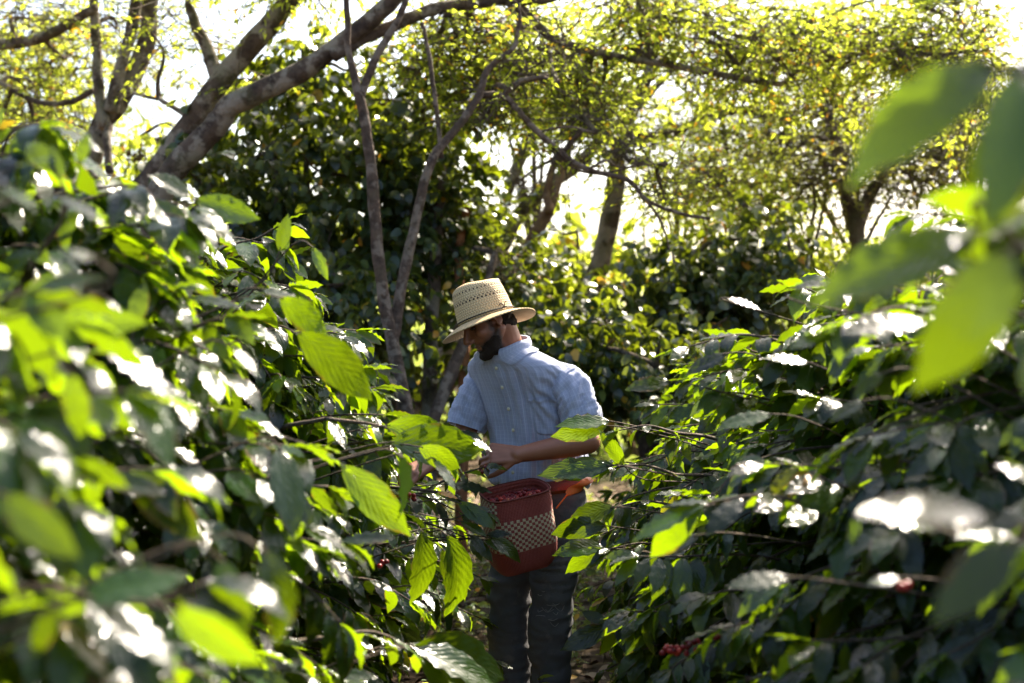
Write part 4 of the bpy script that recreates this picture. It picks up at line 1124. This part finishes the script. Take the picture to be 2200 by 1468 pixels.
def make_shirt():
    mb = MB(); nth = 168
    zs = np.concatenate([np.linspace(.952, 1.36, 78), np.linspace(1.364, 1.466, 26)])
    TH, Zz = np.meshgrid(np.linspace(0, 2 * np.pi, nth + 1), zs, indexing='xy')
    P = torso_off(TH, Zz, np.zeros_like(TH))
    u = TH * .165; v = Zz
    mb.add(P.reshape(-1, 3), grid_faces(len(zs), nth + 1)[:, ::-1], np.stack([u, v], -1).reshape(-1, 2))
    # hem turned in
    Pi = torso_off(TH[:3], Zz[:3], np.array([0, -.004, -.012])[:, None] * np.ones_like(TH[:3]))
    mb.add(Pi.reshape(-1, 3), grid_faces(3, nth + 1), np.stack([u[:3], v[:3]], -1).reshape(-1, 2))
    for sh, el, frac, r0, r1, sd in ((SHL, ELL, .80, .072, .073, 1.), (SHR, ELR, .86, .070, .074, -1.)):
        ax = nrm(el - sh); end = sh + (el - sh) * frac
        st = sh - ax * .02 - LB * sd * .035 + ZB * -.014
        C = catmull([st, sh + LB * sd * .002 + ZB * -.036, sh * .55 + end * .45 + LB * sd * .012, end], 14)
        n = len(C); m = 64
        T, N, B = frames(C); ph = np.linspace(0, 2 * np.pi, m + 1)
        q = np.linspace(0, 1, n)
        rr = np.interp(q, [0, .12, .35, .7, 1], [.046, .058, .071, r0, r1])
        PH, Q = np.meshgrid(ph, q)
        L = np.linalg.norm(end - sh)
        W3 = np.stack([np.cos(PH) * .55, np.sin(PH) * .55, Q * 3.2 + .5 * np.cos(PH)], -1).reshape(-1, 3)
        n1 = fbm(W3, 2.4, 3. * sd).reshape(Q.shape); n2 = fbm(W3 * [1, 1, 2.2], 2.6, 6. * sd).reshape(Q.shape); n3 = fbm(W3 * [1.6, 1.6, .35], 2.4, 11.).reshape(Q.shape)
        f = .012 * n1 * np.clip(Q * 4 - .2, 0, 1) + .022 * (.28 - np.abs(n2)) * np.clip(Q * 1.8 - .25, 0, 1) * (1 - .6 * (Q > .93)) + .008 * (.25 - np.abs(n3)) * (Q > .1)
        rad = rr[:, None] + f
        S = C[:, None] + (N[:, None] * np.cos(PH)[..., None] + B[:, None] * np.sin(PH)[..., None]) * rad[..., None]
        uv = np.stack([PH * .083, 3 + Q * L * 1.1], -1)
        mb.add(S.reshape(-1, 3), grid_faces(n, m + 1), uv.reshape(-1, 2))
        # cuff: a doubled hem and the inside of the sleeve
        k = 7
        Ci = C[-k:]; sin_ = np.concatenate([rad[-1:] + .002, rad[-k:][::-1] - np.linspace(.001, .006, k)[:, None]])
        idx = [n - 1] + list(range(n - 1, n - 1 - k, -1))
        Si = C[idx][:, None] + (N[idx][:, None] * np.cos(ph)[None, :, None] + B[idx][:, None] * np.sin(ph)[None, :, None]) * sin_[..., None]
        mb.add(Si.reshape(-1, 3), grid_faces(k + 1, m + 1), np.stack([np.broadcast_to(ph * .083, (k + 1, m + 1)), np.broadcast_to(4 + np.arange(k + 1)[:, None] * .01, (k + 1, m + 1))], -1).reshape(-1, 2))
    shirt = build(mb, 'shirt', M['shirt'], person)
    # placket
    mb = MB(); zz = np.linspace(.955, 1.425, 70); tt = R(90) + np.linspace(-.085, .085, 7)
    TH, Zz = np.meshgrid(tt, zz)
    off = np.array([-.002, .0035, .0035, .003, .0035, .0035, -.002])[None] * np.ones_like(TH)
    mb.add(torso_off(TH, Zz, off).reshape(-1, 3), grid_faces(70, 7), np.stack([TH * .165 + .004, Zz], -1).reshape(-1, 2))
    build(mb, 'placket', M['shirt'], shirt)
    # breast pocket
    mb = MB(); zz = np.linspace(1.150, 1.285, 26); s = np.linspace(-1, 1, 18)
    S, Zz = np.meshgrid(s, zz); TH = R(45) + S * R(20) * np.where(Zz < 1.17, .75 + .25 * (Zz - 1.15) / .02, 1)
    off = .0065 * np.ones_like(S); off[:, 0] = off[:, -1] = -.002; off[0] = -.002; off[-1] = .0105; off[-2] = .011; off[-4] = .0035; off[-3] = .008
    off += .006 * np.exp(-(S / .6) ** 2) * np.clip((Zz - 1.2) / .085, 0, 1)
    mb.add(torso_off(TH, Zz, off).reshape(-1, 3), grid_faces(26, 18), np.stack([TH * .165 + .003, Zz + .004], -1).reshape(-1, 2))
    build(mb, 'pocket', M['shirt'], shirt)
    # collar: band and fold with two points
    mb = MB(); ph = np.linspace(R(90 + 16), R(450 - 16), 72)
    rows = []
    base = torso_off(ph, np.full(72, 1.460), np.full(72, .001))
    outw = nrm((base - NECK) * [1, 1, 0])
    fr = np.abs(np.mod(ph - R(90), 2 * np.pi) / np.pi - 1)            # 0 at the nape, 1 at the front edges
    hgt = .036 - .012 * fr
    drop = .046 + .022 * np.clip((fr - .6) / .35, 0, 1) ** 1.5
    for kk in (0, .5, 1.):
        rows.append(base + ZB * (hgt * kk)[:, None] - outw * .004 * kk + nrm(NECK - HIP) * 0)
    rows.append(base + ZB * (hgt + .002)[:, None] + outw * .006)
    for kk in (.25, .5, .75, 1.):
        dz = hgt - drop * kk
        hi = base + ZB * dz[:, None] + outw * (.009 + .012 * kk)
        lo = torso_off(ph, 1.460 + np.minimum(dz, 0), np.full(72, .0075))
        w_ = np.clip((dz + .004) / .014, 0, 1)[:, None]
        rows.append(hi * w_ + lo * (1 - w_))
    A = np.array(rows)
    tang = nrm(np.cross(ZB, outw))
    A[-1] += tang * (np.where(ph > R(270), 1, -1) * .014 * np.clip((fr - .75) / .25, 0, 1))[:, None]
    mb.add(A.reshape(-1, 3), grid_faces(len(rows), 72), np.stack([np.broadcast_to(ph * .09, (len(rows), 72)), np.broadcast_to(np.arange(len(rows))[:, None] * .012, (len(rows), 72))], -1).reshape(-1, 2))
    build(mb, 'collar', M['shirt'], shirt)
    # shoulder seam of his left sleeve
    for z in (1.405, 1.325, 1.245, 1.165, 1.085, 1.01):
        mb = MB(); p = torso_off(np.array([R(90)]), np.array([z]), np.array([.0055]))[0]
        n = nrm(p - torso(np.array([R(90)]), np.array([z]))[0] + FB * .02)
        ellipsoid(mb, p, (.0068, .0068, .0024), np.array([np.cross(n, ZB), np.cross(n, np.cross(n, ZB)), n]), 14, 8)
        build(mb, 'button', M['button'], shirt)
make_shirt()

# ------------------------------------------------------------------ jeans, belt, boots
def make_jeans():
    mb = MB()
    fr = np.array([LB, FB, ZB])
    ellipsoid(mb, HIP + [0, 0, -.03], (.168, .130, .125), fr, 30, 18)
    tube(mb, np.array([HIP + [0, 0, .075], HIP + [0, 0, .05], HIP + [0, 0, -.06]]), np.array([.13, .145, .15]), 30)
    for h, k, a in ((HIPL, KNL, ANL), (HIPR, KNR, ANR)):
        C = catmull([h + [0, 0, .04], h, h * .5 + k * .5, k, k * .5 + a * .5, a + [0, 0, -.02]], 8)
        tube(mb, C, np.interp(np.linspace(0, 1, len(C)), [0, .2, .4, .6, .8, 1], [.098, .101, .092, .079, .078, .084]), 24)
    V, F, N = remesh(mb, .009, 3, .5)
    z = V[:, 2]
    side = (V - HIP) @ LB
    kk = np.exp(-((z - .50) / .16) ** 2)
    S3 = V * [1, 1, 2.6]; d = .020 * (.25 - np.abs(fbm(S3, 5.5, 4.))) * (.5 + .7 * kk) + .010 * fbm(V, 6, 14.) + .010 * (.25 - np.abs(fbm(S3, 11, 9.)))
    d += .004 * np.exp(-((z - .68) / .06) ** 2) * np.sin(z * 240 + 22 * side + 6 * fbm(V, 5, 2.)) * (side > -.02)
    V = V + N * d[:, None]
    o = MB(); o.add(V, F)
    rj = np.random.default_rng(4)
    for k in range(14):          # frayed threads over the torn knee
        zz = rj.uniform(.46, .62); c = np.array([np.interp(zz, [.49, .89], [KNL[0], HIPL[0]]), np.interp(zz, [.49, .89], [KNL[1], HIPL[1]]), zz])
        a0 = rj.uniform(-.3, .9); a1 = a0 + rj.uniform(.2, .6)
        def pt(a, k_): return c + (LB * math.sin(a) + FB * math.cos(a)) * k_ + ZB * rj.normal(0, .004)
        tube(o, catmull([pt(a0, .076), pt((a0 + a1) / 2, .092) - ZB * .006, pt(a1, .078)], 4), .0007, 4, mat=1)
    return build(o, 'jeans', [M['denim'], simple('frayed_thread', (.30, .285, .26), .9)], person)
jeans = make_jeans()
def ringstrip(mb, z0, z1, ra, rb, thick, c, mat=0, tilt=0.):
    th = np.linspace(0, 2 * np.pi, 72, endpoint=False)
    rows = []
    for zz, k in ((z0, 0), (z0, thick), (z1, thick), (z1, 0)):
        rows.append(c + LB * (np.cos(th) * (ra + k))[:, None] + FB * (np.sin(th) * (rb + k))[:, None] + np.outer(zz + tilt * np.cos(th), ZB))
    mb.add(np.array(rows).reshape(-1, 3), grid_faces(4, 72, True), None, mat)
mb = MB(); ringstrip(mb, -.012, .024, .166, .132, .004, HIP + [0, 0, -.005]); build(mb, 'belt', M['leather'], person)
for a in (ANL, ANR):
    mb = MB(); fz = gz(a[0], a[1])
    capsule(mb, a + [0, 0, .10], a + [0, 0, -.02], .058, .055, 18)
    capsule(mb, np.array([*a[:2], fz + .055]) - FB * .03, np.array([*(a + FB * .15)[:2], fz + .05]), .052, .046, 18)
    V, F, N = remesh(mb, .008, 3); V[:, 2] = np.maximum(V[:, 2], fz + .012); o = MB(); o.add(V, F); b = build(o, 'boot', M['boot'], person)
    s = MB(); c = np.array([*a[:2], fz]); ph = np.linspace(0, 2 * np.pi, 40, endpoint=False)
    S_ = np.array([c + FB * .06 + (FB * (np.cos(ph) * .145)[:, None] + LB * (np.sin(ph) * .058)[:, None]) + [0, 0, zz] for zz in (0, .016)])
    s.add(S_.reshape(-1, 3), grid_faces(2, 40, True)); build(s, 'sole', M['cord'], b)

# ------------------------------------------------------------------ hat
def make_hat():
    p, ro, ya = R(15), R(13), R(66)
    f0 = np.array([-math.sin(ya), -math.cos(ya), 0]); l0 = np.array([math.cos(ya), -math.sin(ya), 0])
    hf = f0 * math.cos(p) - ZB * math.sin(p); hu = f0 * math.sin(p) + ZB * math.cos(p)
    hl = l0 * math.cos(ro) + hu * math.sin(ro); hu = hu * math.cos(ro) - l0 * math.sin(ro)
    c = np.array([-.093, 5.09, 1.571])
    m = 96; ph = np.linspace(0, 2 * np.pi, m + 1)
    def ring(rf, rl, h, dz=0.):
        return c + hf * (np.cos(ph) * rf)[:, None] + hl * (np.sin(ph) * rl)[:, None] + hu * (h + dz)[..., None] if np.ndim(dz) else c + hf * (np.cos(ph) * rf)[:, None] + hl * (np.sin(ph) * rl)[:, None] + hu * h
    prof = [(.106, .092, .0), (.1045, .0905, .02), (.102, .088, .045), (.099, .085, .07), (.096, .082, .09), (.0925, .078, .106), (.087, .073, .118), (.077, .064, .1255), (.06, .05, .130), (.035, .03, .1325), (.001, .001, .133)]
    prof = catmull(prof, 4)
    rows = np.array([ring(a, b, h) for a, b, h in prof])
    arc = np.concatenate([[0], np.cumsum(np.linalg.norm(np.diff(prof[:, [0, 2]], axis=0), axis=1))])
    rows += hu * (.004 * np.sin(ph * 2 + .6) * 1)[None, :, None] * np.clip((prof[:, 2] - .09) / .04, 0, 1)[:, None, None]
    uv = np.stack([np.broadcast_to(ph / (2 * np.pi), rows.shape[:2]), np.broadcast_to(arc[:, None], rows.shape[:2])], -1).reshape(-1, 2)
    mb = MB(); mb.add(rows.reshape(-1, 3), grid_faces(len(rows), m + 1), uv)
    inner = c + (rows - c) * .965 - hu * .002
    mb.add(inner[:26].reshape(-1, 3), grid_faces(26, m + 1)[:, ::-1], uv[:26 * (m + 1)])
    hat = build(mb, 'straw_hat', M['straw'], person)
    hat['label'] = 'straw hat with a tall crown, two rows of woven holes and a drooping brim'
    # brim: droops all round, edge a little wavy
    mb = MB(); rad = np.linspace(0, 1, 15); top, bot = [], []
    for q in rad:
        a = .104 + q * .074; b = .090 + q * .072
        dz = -.003 - .026 * q ** 1.25 + q * .004 * np.sin(ph * 3 + 1) - q * .010 * np.cos(ph * 2) * 0.8
        top.append(ring(a, b, 0., dz)); bot.append(ring(a, b, -.0035, dz))
    A = np.array(top + bot[::-1])
    uvr = np.concatenate([rad, rad[::-1]]) * .074
    uv = np.stack([np.broadcast_to(ph / (2 * np.pi), A.shape[:2]), np.broadcast_to(uvr[:, None], A.shape[:2])], -1).reshape(-1, 2)
    mb.add(A.reshape(-1, 3), grid_faces(len(A), m + 1), uv)
    build(mb, 'brim', M['straw_brim'], hat)
    mb = MB(); tube(mb, ring(.1085, .0945, .006), .0022, 6, caps=False)
    k0 = ring(.110, .096, .008)[30]
    for e in ((.018, .010), (-.016, .012), (.012, -.004), (-.012, -.006)):
        tube(mb, catmull([k0, k0 + hl * .006 + hf * e[0] * .5 + hu * (e[1] + .004), k0 + hf * e[0] + hl * .004 + hu * e[1]], 4), .0017, 5)
    build(mb, 'hat_cord', M['cord'], hat)
    mb = MB(); e0 = top[-1][58]
    tube(mb, catmull([e0, e0 + [.004, -.002, -.012], e0 + [.012, -.002, -.016]], 4), .0007, 4); build(mb, 'loose_straw', M['thread'], hat)
make_hat()

# ------------------------------------------------------------------ picking basket with its cherries
def make_basket():
    by, tl, tc = R(22), R(11), R(11)
    right_ = np.array([math.cos(by), math.sin(by), 0]); front = np.array([math.sin(by), -math.cos(by), 0])
    up = ZB * math.cos(tc) + front * math.sin(tc); fr = front * math.cos(tc) - ZB * math.sin(tc)
    rt = right_ * math.cos(tl) + up * math.sin(tl); up = up * math.cos(tl) - right_ * math.sin(tl)
    C = at(1106, 1054, 4.955)                        # middle of the rim
    Hh = .285
    hw, hd = .117, .085
    n = 112; ph = np.linspace(0, 2 * np.pi, n + 1) + R(225)
    e = 2 / 3.6
    def ring(sw, sd, h, inset=0.):
        x = np.sign(np.cos(ph)) * np.abs(np.cos(ph)) ** e * (hw * sw - inset); y = np.sign(np.sin(ph)) * np.abs(np.sin(ph)) ** e * (hd * sd - inset)
        return C + rt * x[:, None] - fr * y[:, None] * -1. * 1 + up * h if False else C + rt * x[:, None] + fr * (-y)[:, None] + up * h
    def wall(inset, hs):
        out = []
        for q in hs:
            s = 1.0 + .05 * math.sin(math.pi * min(1, q * 1.1)) ; h = -Hh * q
            k = max(0, (q - .70) / .30); s *= math.sqrt(max(0, 1 - .42 * k ** 3))
            out.append(ring(s, s, h, inset))
        return np.array(out)
    hs = np.linspace(0, 1, 46)
    A = wall(0, hs)
    bottom = [C + (A[-1] - C - up * -Hh) * q + up * (-Hh - .012 * (1 - q * q)) for q in (.75, .5, .25, .02)]
    A = np.concatenate([A, np.array(bottom)])
    L = np.concatenate([[0], np.cumsum(np.linalg.norm(np.diff(A[0], axis=0), axis=1))])
    vv = np.concatenate([Hh * (1 - hs), [-.03, -.06, -.08, -.1]])
    cen = A + 0
    dent = fbm(A.reshape(-1, 3), 9, 5.).reshape(A.shape[:2]) * .007 * np.clip(hs.tolist() + [1] * 4, 0, .25)[:, None] * 4
    ripple = dent + (np.sin(L / .0105 * 2 * np.pi)[None] * np.sin(vv / .0105 * 2 * np.pi)[:, None]) * .0006
    A = A + nrm(A - (C + up * -Hh / 2))* ripple[..., None]
    mb = MB()
    Lt = L / L[-1]
    mb.add(A.reshape(-1, 3), grid_faces(len(A), n + 1)[:, ::-1], np.stack([np.broadcast_to(L, A.shape[:2]), np.broadcast_to(vv[:, None], A.shape[:2])], -1).reshape(-1, 2))
    hs2 = np.linspace(0, .5, 14); I = wall(.006, hs2)
    I = np.concatenate([A[:1], I + 0, np.array([C + (I[-1] - C - up * (-Hh * .5)) * q + up * (-Hh * .5) for q in (.6, .02)])])
    mb.add(I.reshape(-1, 3), grid_faces(len(I), n + 1), np.stack([np.broadcast_to(L, I.shape[:2]), np.broadcast_to(np.linspace(.06, .0, len(I))[:, None], I.shape[:2])], -1).reshape(-1, 2))
    root = thing('basket', 'red woven picking basket with a cream checked band, full of cherries, at his waist', 'basket', C - up * Hh)
    b = build(mb, 'basket_body', M['basket'], root)
    mb = MB(); RIM = ring(1.005, 1.005, 0.)[:-1]
    RIM = np.vstack([RIM, RIM[:1]]); RIM = RIM + nrm(RIM - C) * (fbm(RIM, 14, 2.) * .004)[:, None]; tube(mb, RIM, .0034, 6, caps=False, wob=.12); build(mb, 'rim', M['redstrap'], root)
    # strap round the waist
    mb = MB()
    th = np.linspace(R(-35), R(92), 40)
    c0 = HIP + [0, 0, .03]
    S = np.array([c0 + LB * (np.cos(th) * .205)[:, None] + FB * (np.sin(th) * .178)[:, None] + np.outer(.0 + zz - .02 * np.sin(th), ZB) for zz in (-.018, .018)])
    S2 = S - nrm(S - c0) * .004
    A2 = np.array([S[0], S[1], S2[1], S2[0], S[0]])
    mb.add(A2.reshape(-1, 3), grid_faces(5, 40)); build(mb, 'strap', M['redstrap'], root)
    # cherries: each one lies in the basket as a thing of its own
    r = np.random.default_rng(3); sp = .0158; k = 0
    for j in range(-6, 7):
        for i in range(-8, 9):
            x = (i + .5 * (j % 2)) * sp + r.normal(0, .0016); y = j * sp * .87 + r.normal(0, .0016)
            if (abs(x) / (hw - .016)) ** 3.6 + (abs(y) / (hd - .016)) ** 3.6 > 1: continue
            h = -.034 + .012 * (1 - (x / hw) ** 2) + r.normal(0, .0035) + .016 * (y / hd) * -1
            if r.random() < .25: h += .006
            o = bpy.data.objects.new('coffee_cherry', CHERRY_ME); COL.objects.link(o)
            o.location = Vector(C + rt * x + fr * -y + up * h); o.rotation_euler = tuple(r.uniform(0, 6, 3)); o.scale = (r.uniform(.92, 1.1),) * 3
            tag(o, 'ripe red coffee cherry heaped in the woven picking basket', 'coffee cherry', 'cherries heaped in the basket'); k += 1
    print('cherries', k)
make_basket()
# orange cloth tucked in at the hip
mb = MB(); P0, P1 = at(1216, 1062, 5.07), at(1264, 1032, 5.09)
ax = nrm(P1 - P0); pr = np.array([.35, -.25, .75]); pr = nrm(pr - ax * np.dot(pr, ax)); nn = np.cross(ax, pr)
q = np.linspace(0, 1, 16); s = np.linspace(-1, 1, 10)
Q, S = np.meshgrid(q, s, indexing='ij')
wd = .021 * np.sin(np.pi * (.12 + .8 * Q)) ** .7
def orange(off): return P0 + ax * (Q * np.linalg.norm(P1 - P0))[..., None] + pr * (S * wd)[..., None] + nn * (.010 * (1 - S ** 2) + .004 * np.sin(Q * 9 + S * 3) + off)[..., None]
A, Bq = orange(0), orange(.003)
mb.add(A.reshape(-1, 3), grid_faces(16, 10)); mb.add(Bq.reshape(-1, 3), grid_faces(16, 10)[:, ::-1])
tube(mb, catmull([P0 + ax * .02, P0 + [-.01, 0, -.02], P0 + [-.035, -.005, -.05]], 4), .003, 6)
tag(build(mb, 'orange_cloth', M['orange'], None, tuple(P0)), 'small bright orange scrap of cloth tucked in at his hip', 'cloth')
# ------------------------------------------------------------------ light, camera, render
w = bpy.data.worlds.new('World'); sc.world = w; w.use_nodes = True
nt = w.node_tree; bg = nt.nodes['Background']
sky = nt.nodes.new('ShaderNodeTexSky'); sky.sky_type = 'NISHITA'; sky.sun_disc = False
sky.sun_elevation = SUN_EL; sky.sun_rotation = SUN_AZ; sky.dust_density = 4.0; sky.air_density = 1.0; sky.ozone_density = 1.0
nt.links.new(sky.outputs[0], bg.inputs[0]); bg.inputs[1].default_value = .108
sl = bpy.data.lights.new('sun', 'SUN'); sl.energy = 5.0; sl.angle = R(.53); sl.color = (1, .89, .72)
so = bpy.data.objects.new('sun', sl); COL.objects.link(so)
sd = Vector((math.sin(SUN_AZ) * math.cos(SUN_EL), math.cos(SUN_AZ) * math.cos(SUN_EL), math.sin(SUN_EL)))
so.rotation_euler = sd.to_track_quat('Z', 'Y').to_euler(); so.location = sd * 30

cd = bpy.data.cameras.new('camera'); cam = bpy.data.objects.new('camera', cd); COL.objects.link(cam)
cam.location = (0, 0, CAMZ); cam.rotation_euler = (R(90), 0, 0)
cd.sensor_width = 36; cd.lens = FPX * 36 / 2200; cd.clip_start = .05; cd.clip_end = 2000
cd.dof.use_dof = True; cd.dof.focus_distance = 5.05; cd.dof.aperture_fstop = 2.5
sc.camera = cam
sc.render.engine = 'CYCLES'
sc.cycles.max_bounces = 8; sc.cycles.diffuse_bounces = 4; sc.cycles.glossy_bounces = 3; sc.cycles.transmission_bounces = 6
sc.cycles.sample_clamp_indirect = 6; sc.cycles.use_denoising = True; sc.cycles.caustics_reflective = False; sc.cycles.caustics_refractive = False
sc.view_settings.view_transform = 'Standard'; sc.view_settings.look = 'None'
sc.view_settings.exposure = 2.0; sc.view_settings.gamma = 1

# thin morning haze between the trees: one closed box round everything
def haze():
    mb = MB(); x0, x1, y0, y1, z0, z1 = -40., 40., -12., 60., -1., 14.
    V = np.array([(x, y, z) for z in (z0, z1) for x, y in ((x0, y0), (x1, y0), (x1, y1), (x0, y1))])
    mb.add(V, np.array([(3, 2, 1, 0), (4, 5, 6, 7), (0, 1, 5, 4), (1, 2, 6, 5), (2, 3, 7, 6), (3, 0, 4, 7)]))
    t = NT('haze_air'); v = t.node('VolumePrincipled'); v.inputs['Color'].default_value = (.9, .93, 1, 1)
    v.inputs['Density'].default_value = HAZE; v.inputs['Anisotropy'].default_value = .3
    t.l.new(v.outputs[0], t.out.inputs['Volume'])
    tag(build(mb, 'haze', t.m, smooth=False), kind='stuff')
HAZE = 0
if HAZE: haze()
